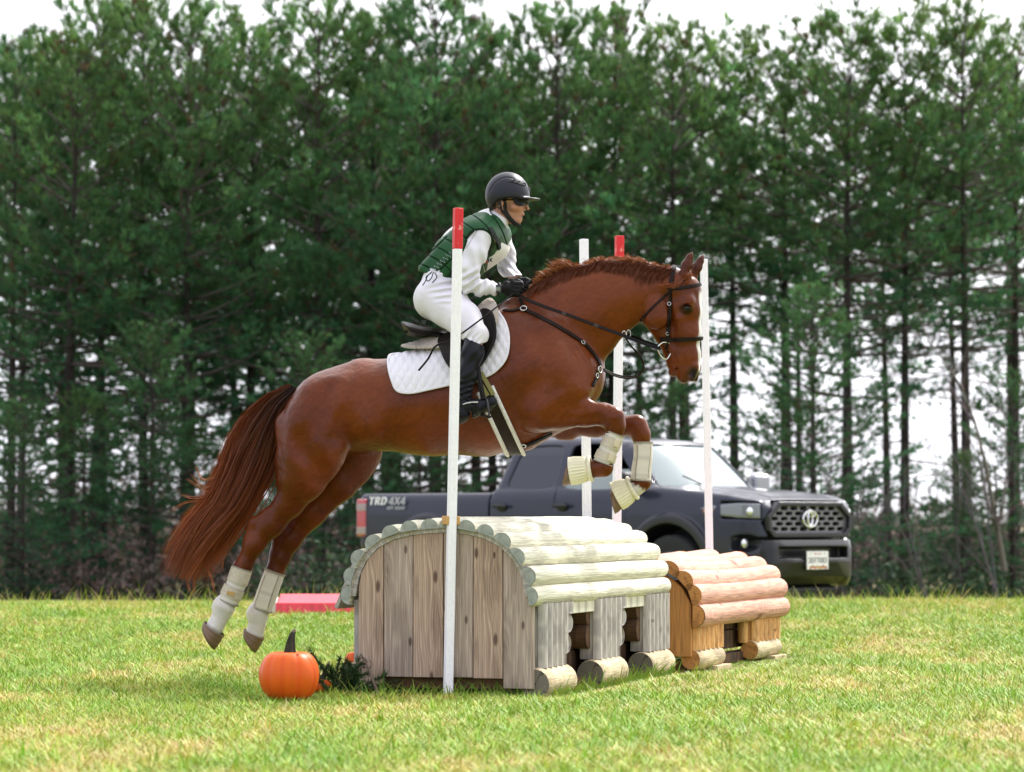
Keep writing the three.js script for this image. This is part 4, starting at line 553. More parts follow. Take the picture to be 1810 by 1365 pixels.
  // badge: an oval with two ovals inside
  const em = (rx, ry, r, y) => { const g = new THREE.TorusGeometry(1, r / rx, 10, 40); g.scale(rx, ry, rx); return g.rotateY(PI / 2).translate(2.688, 0.935 + y, 0); }; for (const a of [[0.112, 0.080, 0.013, 0], [0.036, 0.073, 0.012, 0], [0.074, 0.027, 0.011, 0.042]]) obj('badge_oval', em(...a), chrome, t);
  // lamps
  for (const s of [1, -1]) {
    const hl = { f: (x, y, z) => { const az = z * s, yc = 1.02 - (0.9 - az) * 0.06; return smax(smax(max(abs(y - yc) - lerp(0.030, 0.074, clamp((x - 2.03) / 0.42, 0, 1)), abs(az - 0.812) - 0.115), az - hp(x) + 0.016, 0.02), max(2.04 - x, x - 2.665), 0.02); } };
    obj('headlight', surface(hl, V(1.95, 0.85, s > 0 ? 0.5 : -1.05), V(2.75, 1.2, s > 0 ? 1.05 : -0.5), 0.010, (x, y, z) => x < 2.22 && y < 1.03 ? [0.55, 0.20, 0.06] : [0.20, 0.21, 0.23], { lip: 1.3 }), phy([1, 1, 1], 0.12, { vertexColors: true, clearcoat: 1, clearcoatRoughness: 0.03, metalness: 0.25 }), t);
    obj('headlight_projector', new THREE.SphereGeometry(0.042, 20, 14).scale(0.7, 1, 1).translate(2.56, 1.005, s * 0.775), phy([0.8, 0.82, 0.85], 0.08, { metalness: 0.6, clearcoat: 1 }), t);
    const fo = new THREE.SphereGeometry(0.047, 20, 14); fo.scale(0.45, 1, 1); obj('fog_light', fo.translate(2.515, 0.70, s * 0.80), phy([0.75, 0.76, 0.78], 0.1, { metalness: 0.7, clearcoat: 1 }), t);
    const tl = new RoundedBoxGeometry(0.14, 0.40, 0.10, 3, 0.02); obj('tail_light', tl.translate(-2.62, 0.95, s * 0.875), phy([0.45, 0.05, 0.06], 0.18, { clearcoat: 1 }), t); obj('tail_light_lens', new RoundedBoxGeometry(0.145, 0.09, 0.103, 3, 0.015).translate(-2.62, 1.06, s * 0.876), phy([0.30, 0.22, 0.22], 0.15, { clearcoat: 1 }), t); obj('tail_light_lens', new RoundedBoxGeometry(0.145, 0.09, 0.103, 3, 0.015).translate(-2.62, 0.81, s * 0.876), phy([0.30, 0.24, 0.24], 0.15, { clearcoat: 1 }), t);
    const mi = new RoundedBoxGeometry(0.13, 0.19, 0.24, 4, 0.05); mi.rotateY(s * 0.15); obj('mirror', mi.translate(1.24, 1.30, s * 1.05), s > 0 ? plastic : phy([0.30, 0.30, 0.33], 0.2, { metalness: 0.6, clearcoat: 1 }), t); obj('mirror_arm', new RoundedBoxGeometry(0.08, 0.05, 0.16, 2, 0.015).translate(1.24, 1.235, s * 0.92), plastic, t);
    for (const x of [-0.56, 0.27]) { const g = new RoundedBoxGeometry(0.20, 0.032, 0.03, 3, 0.012); const hb = new THREE.SphereGeometry(0.06, 18, 12); hb.scale(1.15, 0.75, 0.22); obj('door_handle', [g.translate(x, 1.065, s * 0.945), hb.translate(x, 1.055, s * 0.918)], plastic, t); }
    for (const a of AX) {
      const wx = a, wz = s * 0.80, lp = [[0.20, -0.115], [0.31, -0.125], [0.365, -0.118], [0.388, -0.09], [0.392, 0], [0.388, 0.09], [0.365, 0.118], [0.31, 0.125], [0.20, 0.115]].map((p) => new THREE.Vector2(...p)), g = new THREE.LatheGeometry(lp, 48); g.rotateX(PI / 2);
      const wh = new THREE.Group(); wh.name = 'wheel'; wh.position.set(wx, 0.392, wz); t.add(wh); obj('tyre', g, std([0.022, 0.022, 0.022], 0.9), wh); const rm = []; for (let k = 0; k < 6; k++) { const sp = new RoundedBoxGeometry(0.055, 0.20, 0.03, 2, 0.01); sp.translate(0, 0.12, 0); sp.rotateZ(k * PI / 3); rm.push(sp.translate(0, 0, s * 0.085)); } const ho = new THREE.CylinderGeometry(0.06, 0.065, 0.05, 20); ho.rotateX(PI / 2); rm.push(ho.translate(0, 0, s * 0.085)); const ri = new THREE.TorusGeometry(0.215, 0.016, 8, 36); rm.push(ri.translate(0, 0, s * 0.105)); const bk = new THREE.CylinderGeometry(0.205, 0.205, 0.03, 30); bk.rotateX(PI / 2); rm.push(bk.translate(0, 0, s * 0.03)); obj('rim', rm, std([0.10, 0.10, 0.11], 0.4, { metalness: 0.7 }), wh);
    }
  }
  obj('skid_plate', new RoundedBoxGeometry(0.5, 0.12, 1.1, 3, 0.03).rotateZ(-0.25).translate(2.36, 0.27, 0), plastic, t);
  obj('chassis', new RoundedBoxGeometry(4.7, 0.26, 1.15, 3, 0.04).translate(-0.05, 0.38, 0), plastic, t); for (const a of AX) obj('axle', new THREE.CylinderGeometry(0.07, 0.07, 1.4, 16).rotateX(PI / 2).translate(a, 0.33, 0), plastic, t);
  obj('wiper', new THREE.CylinderGeometry(0.008, 0.008, 0.6, 8).rotateX(PI / 2 - 0.25).translate(1.50, 1.285, 0.2), plastic, t);
  // number plate
  const cv = document.createElement('canvas'); cv.width = 256; cv.height = 136; const c2 = cv.getContext('2d'); c2.fillStyle = '#e9e9e6'; c2.fillRect(0, 0, 256, 136); c2.fillStyle = '#a82a30'; c2.font = 'bold 19px serif'; c2.textAlign = 'center'; c2.fillText('Maryland', 128, 24); c2.fillStyle = '#14161c'; c2.font = 'bold 58px sans-serif'; c2.fillText('3EF7083', 128, 88, 226);
  const pr = rng(19); for (let i = 0; i < 150; i++) { c2.fillStyle = ['#d8a21c', '#b3242a', '#20201e', '#e0bb3a', '#7c1c22'][floor(pr() * 5)]; const x = 26 + pr() * 204; c2.fillRect(x, 104 + 18 * abs(sin(x * 0.05)) * 0.5 + pr() * 14, 5 + pr() * 9, 4 + pr() * 6); } c2.fillStyle = '#555'; for (const x of [46, 210]) { c2.beginPath(); c2.arc(x, 16, 5, 0, 7); c2.fill(); }
  const ct = new THREE.CanvasTexture(cv); ct.colorSpace = THREE.SRGBColorSpace; ct.needsUpdate = true; obj('number_plate', new THREE.BoxGeometry(0.34, 0.172, 0.008).rotateY(PI / 2).translate(2.775, 0.535, 0), std([1, 1, 1], 0.45, { map: ct }), t);
  obj('plate_holder', new RoundedBoxGeometry(0.03, 0.185, 0.33, 2, 0.008).translate(2.752, 0.535, 0), plastic, t);
  // lettering on the bed side
  const font = await new FontLoader().loadAsync('fonts/droid/droid_sans_bold.typeface.json'), wr = (s, size, x, y, m) => { const g = new TextGeometry(s, { font, size, depth: 0.004, curveSegments: 4 }); g.applyMatrix4(new THREE.Matrix4().set(1.25, 0.25, 0, 0, 0, 1, 0, 0, 0, 0, 1, 0, 0, 0, 0, 1)); obj('decal_lettering', g.translate(x, y, 0.9255), m, t); };
  const lw = std([0.78, 0.78, 0.80], 0.5), lg = std([0.42, 0.42, 0.46], 0.5); wr('TRD', 0.085, -2.50, 1.085, lw); wr('4X4', 0.085, -2.20, 1.085, lg); wr('OFF ROAD', 0.032, -2.22, 1.035, lg);
}
// ---------------------------------------------------------------- horse
// authored from the photograph's pixels at the horse's own depth; w: metres towards the camera from the horse's middle plane
const ZH = 15.22, YAW = Math.tan(0.16), SC = FPX / ZH;
const H = (px, py, w = 0) => P(px, py, ZH - w - YAW * (px - 800) / SC);
const HL = (px, py, w = 0) => H(px, py, 0).addScaledVector(LAT, w);           // w measured along the horse's own side axis
const m_ = (r) => r / SC;
const HEADLAT = V(-sin(0.30), 0, cos(0.30));
const horse = new Field();
const hc = (list, k, o = {}) => horse.chain(list.map(([px, py, r, s, w]) => [HL(px, py, w ?? 0), m_(r), s]), { k, ...o });
// trunk
hc([[566, 737, 54, 0.80], [612, 730, 68, 0.82], [690, 716, 76, 0.90], [762, 715, 86, 0.98], [850, 702, 99, 1.08], [925, 672, 92, 1.16], [985, 650, 76, 1.1], [1016, 662, 48, 0.8]], 0.08);
hc([[530, 724, 24, 0.6], [576, 698, 34, 0.6], [640, 665, 30, 0.7]], 0.07);                    // croup and point of buttock
hc([[800, 640, 30, 1.3], [868, 592, 32, 1.6], [915, 562, 34, 1.7]], 0.12);                      // withers
hc([[1018, 686, 34, 0.8], [990, 722, 30, 0.9], [925, 760, 37, 1.0]], 0.08);                     // breast and girth line
// neck
hc([[962, 604, 90, 1.7], [1006, 566, 78, 1.8], [1050, 538, 67, 1.85], [1090, 522, 57, 1.85], [1133, 515, 45, 1.7], [1175, 506, 32, 1.35]], 0.06);
hc([[950, 526, 20, 1.6], [1010, 488, 14, 1.3], [1070, 476, 13, 1.2], [1130, 478, 12, 1.2], [1180, 487, 12, 1.1]], 0.04);   // crest
hc([[1036, 640, 22, 1.0], [1068, 602, 19, 1.0], [1106, 562, 17, 1.0]], 0.04);                   // throat
for (const w of [1, -1]) {
  // haunch, thigh and shoulder muscle on either side
  const f = w > 0;
  hc([[576, 722, 44, 1, 0.125 * w], [f ? 566 : 580, f ? 762 : 766, 50, 1.1, 0.15 * w]], 0.08);
  hc([[622, 706, 32, 1.1, 0.17 * w], [655, 742, 25, 1.1, 0.175 * w]], 0.10);                    // hip and flank
  hc([[980, 598, 40, 1.5, 0.13 * w], [1008, 655, 38, 1.3, 0.165 * w], [1020, 688, 28, 1.1, 0.15 * w]], 0.07);  // shoulder blade to its point
  hc([[1002, 692, 37, 1.2, 0.165 * w], [960, 727, 36, 1.2, 0.17 * w]], 0.06);                   // upper arm
  hc([[900, 592, 38, 1.4, 0.12 * w], [930, 650, 48, 1.3, 0.155 * w]], 0.10);
}
// near hind leg
hc([[570, 755, 58, 1.15, 0.15], [564, 800, 55, 1.25, 0.16], [547, 845, 41, 1.2, 0.15], [522, 888, 24.5, 1.15, 0.13], [487, 928, 20.5, 1.15, 0.12], [459, 962, 17, 1.05, 0.12], [440, 1001, 13.5, 1.0, 0.12], [421, 1046, 12.5, 1.0, 0.12], [406, 1072, 16.5, 1.0, 0.12], [399, 1091, 12, 1.0, 0.12], [391, 1106, 16.5, 0.95, 0.12]], 0.04);
hc([[497, 900, 10, 1.1, 0.125], [460, 926, 10.5, 1.1, 0.12], [450, 950, 9, 1.1, 0.12]], 0.03);   // hock and its tendon
hc([[598, 794, 25, 1.1, 0.18], [582, 824, 22, 1.1, 0.17]], 0.05);                                // stifle
hc([[516, 752, 20, 1, 0.12], [521, 812, 20, 1, 0.13], [513, 852, 13, 1.1, 0.13]], 0.05);        // hamstrings
hc([[400, 1066, 10, 1, 0.12], [394, 1073, 8, 1, 0.12]], 0.02);
// far hind leg
hc([[600, 748, 54, 1.15, -0.14], [612, 800, 46, 1.25, -0.15], [586, 848, 37, 1.2, -0.14], [538, 905, 26.5, 1.15, -0.13], [500, 955, 20, 1.15, -0.12], [485, 986, 16, 1.05, -0.12], [476, 1012, 13.5, 1, -0.12], [457, 1058, 12.5, 1, -0.12], [446, 1087, 16.5, 1, -0.12], [445, 1105, 12, 1, -0.12], [440, 1121, 16.5, 0.95, -0.12]], 0.04);
hc([[644, 800, 16, 1.1, -0.16], [622, 836, 18, 1.1, -0.15]], 0.05);
hc([[518, 925, 11, 1.1, -0.125], [484, 954, 10, 1.1, -0.12], [478, 975, 9, 1.1, -0.12]], 0.03);
hc([[440, 1080, 10, 1, -0.12], [435, 1088, 8, 1, -0.12]], 0.02);
// near foreleg, folded at the knee
hc([[962, 733, 31, 1.3, 0.16], [1000, 731, 29, 1.2, 0.15], [1042, 733, 22, 1.1, 0.14], [1072, 734, 18.5, 1.0, 0.13], [1089, 741, 19, 1.0, 0.13], [1093, 758, 14.5, 1, 0.13], [1089, 780, 12.5, 1, 0.13], [1077, 812, 11.5, 1, 0.13], [1073, 827, 14.5, 1, 0.13], [1057, 830, 12, 1, 0.13], [1040, 834, 17, 0.95, 0.13]], 0.03);
hc([[955, 742, 18, 1.2, 0.16], [950, 745, 14, 1.1, 0.16]], 0.04);
hc([[1094, 741, 9.5, 0.9, 0.13], [1099, 752, 8, 0.9, 0.13]], 0.02);
hc([[985, 706, 13, 1.0, 0.20], [1040, 719, 10, 1, 0.17], [1070, 727, 8, 1, 0.15]], 0.025);       // extensor muscle
hc([[965, 752, 9, 1, 0.21], [1020, 748, 7, 1, 0.18], [1062, 744, 5, 1, 0.16]], 0.02);
// far foreleg
hc([[985, 742, 28, 1.2, -0.14], [1045, 750, 20, 1.1, -0.13], [1098, 752, 16, 1, -0.12], [1120, 751, 17, 1, -0.12], [1129, 768, 14.5, 1, -0.12], [1131, 800, 11.8, 1, -0.12], [1129, 838, 11.5, 1, -0.12], [1130, 852, 14, 1, -0.12], [1117, 864, 11.5, 1, -0.12], [1103, 875, 16.5, 0.95, -0.12]], 0.03);
hc([[1000, 765, 13, 1.1, -0.14], [985, 766, 11, 1.1, -0.14]], 0.03);
// head
const hd = (list, k, o = {}) => horse.chain(list.map(([px, py, r, s, w]) => [H(px, py, 0).addScaledVector(HEADLAT, w ?? 0), m_(r), s]), { k, lat: HEADLAT, ...o });
hd([[1188, 504, 31, 1.15], [1207, 516, 31, 1.05], [1209, 545, 29, 1.0], [1211, 590, 26.5, 1.15], [1212, 628, 24, 1.15], [1214, 650, 23, 1.1]], 0.03);
hd([[1168, 545, 31, 1.5], [1165, 557, 29, 1.55], [1178, 586, 22, 1.4], [1186, 616, 14, 1.15], [1189, 642, 11, 1.0]], 0.03);
hd([[1214, 662, 14, 0.8], [1208, 668, 10, 0.7]], 0.02);
hd([[1194, 654, 11, 0.8], [1189, 658, 8, 0.8]], 0.015);
for (const w of [1, -1]) {
  hd([[1163, 545, 22, 2.0, 0.06 * w], [1166, 562, 22, 2.0, 0.065 * w]], 0.025);                  // cheek
  hd([[1224, 533, 10, 1, 0.082 * w], [1222, 541, 9, 1, 0.088 * w]], 0.025);                     // brow
  hd([[1208, 566, 6, 1, 0.078 * w], [1212, 604, 4, 1, 0.058 * w]], 0.03);                       // cheekbone
  hd([[1224, 547, 7, 1, 0.108 * w]], 0.008, { sub: true }); horse.ball(H(1222, 547).addScaledVector(HEADLAT, 0.112 * w), m_(7.6), { sub: true, k: 0.008 });
  horse.cap(H(1233, 653).addScaledVector(HEADLAT, 0.056 * w), H(1228, 664).addScaledVector(HEADLAT, 0.060 * w), m_(5.5), m_(8), { sub: true, k: 0.010 });
  hd([[1232, 648, 5, 1, 0.038 * w], [1226, 670, 5, 1, 0.036 * w]], 0.02);
  // ears
}
horse.cap(H(1188, 648).addScaledVector(HEADLAT, 0.05), H(1199, 636).addScaledVector(HEADLAT, 0.075), m_(1.2), m_(1.6), { sub: true, k: 0.006 });
horse.cap(H(1197, 665, 0).addScaledVector(HEADLAT, -0.04), H(1200, 650).addScaledVector(HEADLAT, 0.06), m_(1.6), m_(1.6), { sub: true, k: 0.006 });
// temple hollow, flank, girth and shoulder grooves
horse.cap(H(1198, 528).addScaledVector(HEADLAT, 0.115), H(1202, 536).addScaledVector(HEADLAT, 0.115), m_(7), m_(5), { sub: true, k: 0.02 });
horse.cap(HL(668, 700, 0.36), HL(640, 770, 0.34), 0.085, 0.075, { sub: true, k: 0.10 });
horse.cap(HL(648, 650, 0.28), HL(668, 735, 0.335), 0.05, 0.045, { sub: true, k: 0.07 });
horse.cap(HL(600, 690, 0.30), HL(560, 800, 0.34), 0.035, 0.03, { sub: true, k: 0.09 });
horse.cap(HL(700, 690, 0.36), HL(668, 790, 0.33), 0.045, 0.04, { sub: true, k: 0.08 });
horse.cap(HL(950, 590, 0.30), HL(905, 640, 0.345), 0.05, 0.045, { sub: true, k: 0.08 });
horse.cap(HL(1030, 590, 0.235), HL(1055, 650, 0.26), 0.05, 0.045, { sub: true, k: 0.12 });
horse.cap(HL(945, 700, 0.315), HL(925, 765, 0.30), 0.04, 0.04, { sub: true, k: 0.06 });
horse.cap(HL(592, 842, 0.29), HL(545, 785, 0.325), 0.04, 0.03, { sub: true, k: 0.08 });
horse.cap(HL(1000, 690, 0.292), HL(972, 716, 0.302), 0.020, 0.014, { sub: true, k: 0.05 });
horse.cap(HL(1010, 745, 0.255), HL(1070, 742, 0.20), 0.02, 0.012, { sub: true, k: 0.03 });
// ears: hollow cones
for (const [b, t, w] of [[[1209, 488], [1222, 447], 0.055], [[1226, 490], [1245, 449], -0.055]]) {
  const B = H(b[0], b[1]).setZ(H(b[0], b[1]).z + w), T = H(t[0], t[1]); T.z = B.z - 0.005; const M = B.clone().lerp(T, 0.42);
  horse.chain([[B, m_(9), 1], [M, m_(11), 1.3], [B.clone().lerp(T, 0.75), m_(7), 1.3], [T, m_(1.2), 1]], { k: 0.012, lat: HEADLAT });
  horse.cap(B.clone().lerp(T, 0.12).add(V(m_(11), 0, 0.006)), B.clone().lerp(T, 0.8).add(V(m_(7), 0, 0.006)), m_(7), m_(3.5), { sub: true, k: 0.004 });
}
horse.post = (x, y, z, d) => abs(d) > 0.05 ? d : d + (fbm(x * 9, y * 9, z * 9, 2) - 0.5) * 0.007 + (noise(x * 55 + y * 25, y * 26 - x * 20, z * 60) - 0.5) * 0.0022;
const toPx = (x, y, z) => { const dx = x, dy = y - EYE, dz = z, c = cos(PITCH), s = sin(PITCH), cy = dy * c + dz * s, cz = -dy * s + dz * c; return [CX + FPX * dx / -cz, CY - FPX * cy / -cz]; };
const coat = (x, y, z, nx, ny, nz) => {
  const [px, py] = toPx(x, y, z), n = fbm(x * 4, y * 4, z * 4, 3), hair = noise(x * 46 + y * 20, y * 120 - x * 60, z * 60), k = 0.46 + 0.62 * n + 0.30 * (hair - 0.5);
  let c = [0.138 * k, 0.0285 * k, 0.0052 * k];
  const t = sstep(0.52, 0.66, n); c = [c[0] * (1 + 0.12 * t), c[1] * (1 + 0.2 * t), c[2] * (1 + 0.2 * t)];
  // white hind socks, whiter far fore pastern, pale blaze edge, grey muzzle skin
  const sock = py > 1020 && px < 500 ? sstep(1040, 1050, py + (noise(x * 50, y * 50) - 0.5) * 12) : px > 1100 && py > 848 && px < 1140 ? sstep(852, 858, py + (noise(x * 80, y * 80) - 0.5) * 8 - (px - 1118) * 0.5) : 0;
  const w = 0.62 + 0.12 * (fbm(x * 30, y * 30, z * 30, 3) - 0.5); if (sock > 0) c = [lerp(c[0], w, sock), lerp(c[1], w * 0.94, sock), lerp(c[2], w * 0.88, sock)];
  const muz = px > 1150 ? sstep(17, 6, hypot(px - 1225, py - 660)) * 0.9 + sstep(664, 676, py) * 0.75 : 0; if (muz > 0) { const q = min(1, muz) * (0.7 + 0.3 * noise(x * 70, y * 70, z * 70)); c = [lerp(c[0], 0.035, q), lerp(c[1], 0.022, q), lerp(c[2], 0.02, q)]; }
  if (px > 1218 && py > 512 && py < 662) { const q = H(1211, py), lat = (x - q.x) * HEADLAT.x + (z - q.z) * HEADLAT.z, st = sstep(0.030, 0.020, abs(lat + 0.006 * sin(py * 0.07))) * sstep(512, 522, py) * sstep(662, 652, py); c = [lerp(c[0], 0.64, st), lerp(c[1], 0.60, st), lerp(c[2], 0.55, st)]; }
  if (px > 1195 && py < 486) c = c.map((v) => v * 0.6); { const nd = sstep(10, 4, hypot(px - 1227, (py - 660) * 0.8)); if (px > 1200 && nd > 0) c = c.map((v) => v * (1 - 0.85 * nd)); }
  const eyeR = px > 1190 && px < 1235 ? sstep(15, 9, hypot(px - 1213, (py - 547) * 1.2)) : 0; c = c.map((v) => v * (1 - 0.72 * eyeR));
  
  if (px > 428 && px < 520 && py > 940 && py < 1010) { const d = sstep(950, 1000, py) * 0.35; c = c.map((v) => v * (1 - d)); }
  return c;
};
const horseLo = H(340, 1150, 0.45), horseHi = H(1275, 420, -0.45);
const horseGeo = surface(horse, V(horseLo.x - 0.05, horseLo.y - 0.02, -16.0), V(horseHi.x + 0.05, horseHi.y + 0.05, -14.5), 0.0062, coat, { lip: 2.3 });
const coatMat = phy([1, 1, 1], 0.34, { vertexColors: true, specularIntensity: 0.42 });
const horseAt = H(800, 720); horseAt.y = H(800, 1150).y;
const theHorse = thing('horse', 'chestnut horse with white hind socks leaping over the log jump', 'horse', horseAt);
obj('body', shift(horseGeo, horseAt), coatMat, theHorse);
// first point of the horse's hide met from the given side at a pixel: {p, n}
const hideN = (p) => { const h = 0.004, n = V(horse.f(p.x + h, p.y, p.z) - horse.f(p.x - h, p.y, p.z), horse.f(p.x, p.y + h, p.z) - horse.f(p.x, p.y - h, p.z), horse.f(p.x, p.y, p.z + h) - horse.f(p.x, p.y, p.z - h)); return n.normalize(); };
function hide(px, py, off = 0, side = 1, field = horse) {
  let w = 0.6; const at = (w) => H(px, py, w * side); let hit = null;
  for (let i = 0; i < 90; i++) { const p = at(w), d = field.f(p.x, p.y, p.z) - off; if (d < 0.0012) { hit = p; break; } w -= max(0.0015, d * 0.45); if (w < -0.35) break; }
  return hit;
}
{
  const eyeM = phy([0.010, 0.006, 0.004], 0.12, { specularIntensity: 0.6 });
  for (const w of [1, -1]) { const g = new THREE.SphereGeometry(m_(8.2), 24, 16); g.scale(1.1, 0.9, 0.9); const p = H(1222, 547).addScaledVector(HEADLAT, 0.080 * w); g.translate(p.x, p.y, p.z); obj('eye', shift(g, horseAt), eyeM, theHorse); }
  // hooves: horn capsules with a slanted wall, cut flat at the sole
  const hoofMat = std([1, 1, 1], 0.55, { vertexColors: true });
  const hoof = (cb, cf, heel, toe, w) => {
    const CB = HL(...cb, w), CF = HL(...cf, w), T = HL(...toe, w), E = HL(...heel, w), s = new Soup(), n = 32, rings = 9;
    const c0 = CB.clone().add(CF).multiplyScalar(0.5), c1 = T.clone().add(E).multiplyScalar(0.5), f0 = CF.clone().sub(CB).multiplyScalar(0.5), f1 = T.clone().sub(E).multiplyScalar(0.5), r0 = f0.length(), r1 = f1.length(), up = c0.clone().sub(c1).normalize();
    const ring = (t, sc, lift) => { const c = c0.clone().lerp(c1, t), f = f0.clone().lerp(f1, t); f.setLength(lerp(r0, r1, t)).multiplyScalar(sc); const wd = lerp(r0 * 0.95, max(r1 * 0.95, r0 * 1.15), t) * sc; c.addScaledVector(up, lift); for (let k = 0; k <= n; k++) { const a = k / n * 2 * PI, q = c.clone().addScaledVector(f, cos(a)).addScaledVector(LAT, sin(a) * wd), nz = fbm(a * 1.5, t * 10, w * 9 + 3, 3), st = noise(a * 8, t * 2 + 5, w), g = lift > 0 ? 0.4 : 0.5 + 0.9 * nz, top = sstep(0.12, 0, t); s.v(q, [lerp(0.15 * g + 0.05 * st, 0.4, top * 0.6), lerp(0.092 * g + 0.03 * st, 0.33, top * 0.6), lerp(0.055 * g + 0.02 * st, 0.26, top * 0.6)]); } };
    for (let r = 0; r <= rings; r++) ring(r / rings, 1 + 0.03 * sin(r * 2.1), 0); ring(1, 0.80, 0); ring(1, 0.74, 0.012);
    for (let r = 0; r < rings + 2; r++) for (let k = 0; k < n; k++) { const a = r * (n + 1) + k, b = a + n + 1; s.i.push(a, a + 1, b, a + 1, b + 1, b); }
    const c = s.v(c1.clone().addScaledVector(up, 0.02), [0.05, 0.035, 0.025]); for (let k = 0; k < n; k++) s.i.push((rings + 2) * (n + 1) + k, (rings + 2) * (n + 1) + k + 1, c);
    obj('hoof', shift(s.geo(), horseAt), hoofMat, theHorse);
  };
  hoof([372, 1097], [406, 1122], [369, 1106], [390, 1147], 0.12);
  hoof([422, 1113], [457, 1130], [421, 1122], [442, 1156], -0.12);
  hoof([1030, 815], [1034, 852], [1011, 820], [1001, 860], 0.13);
  hoof([1084, 861], [1106, 889], [1074, 868], [1083, 909], -0.12);
}
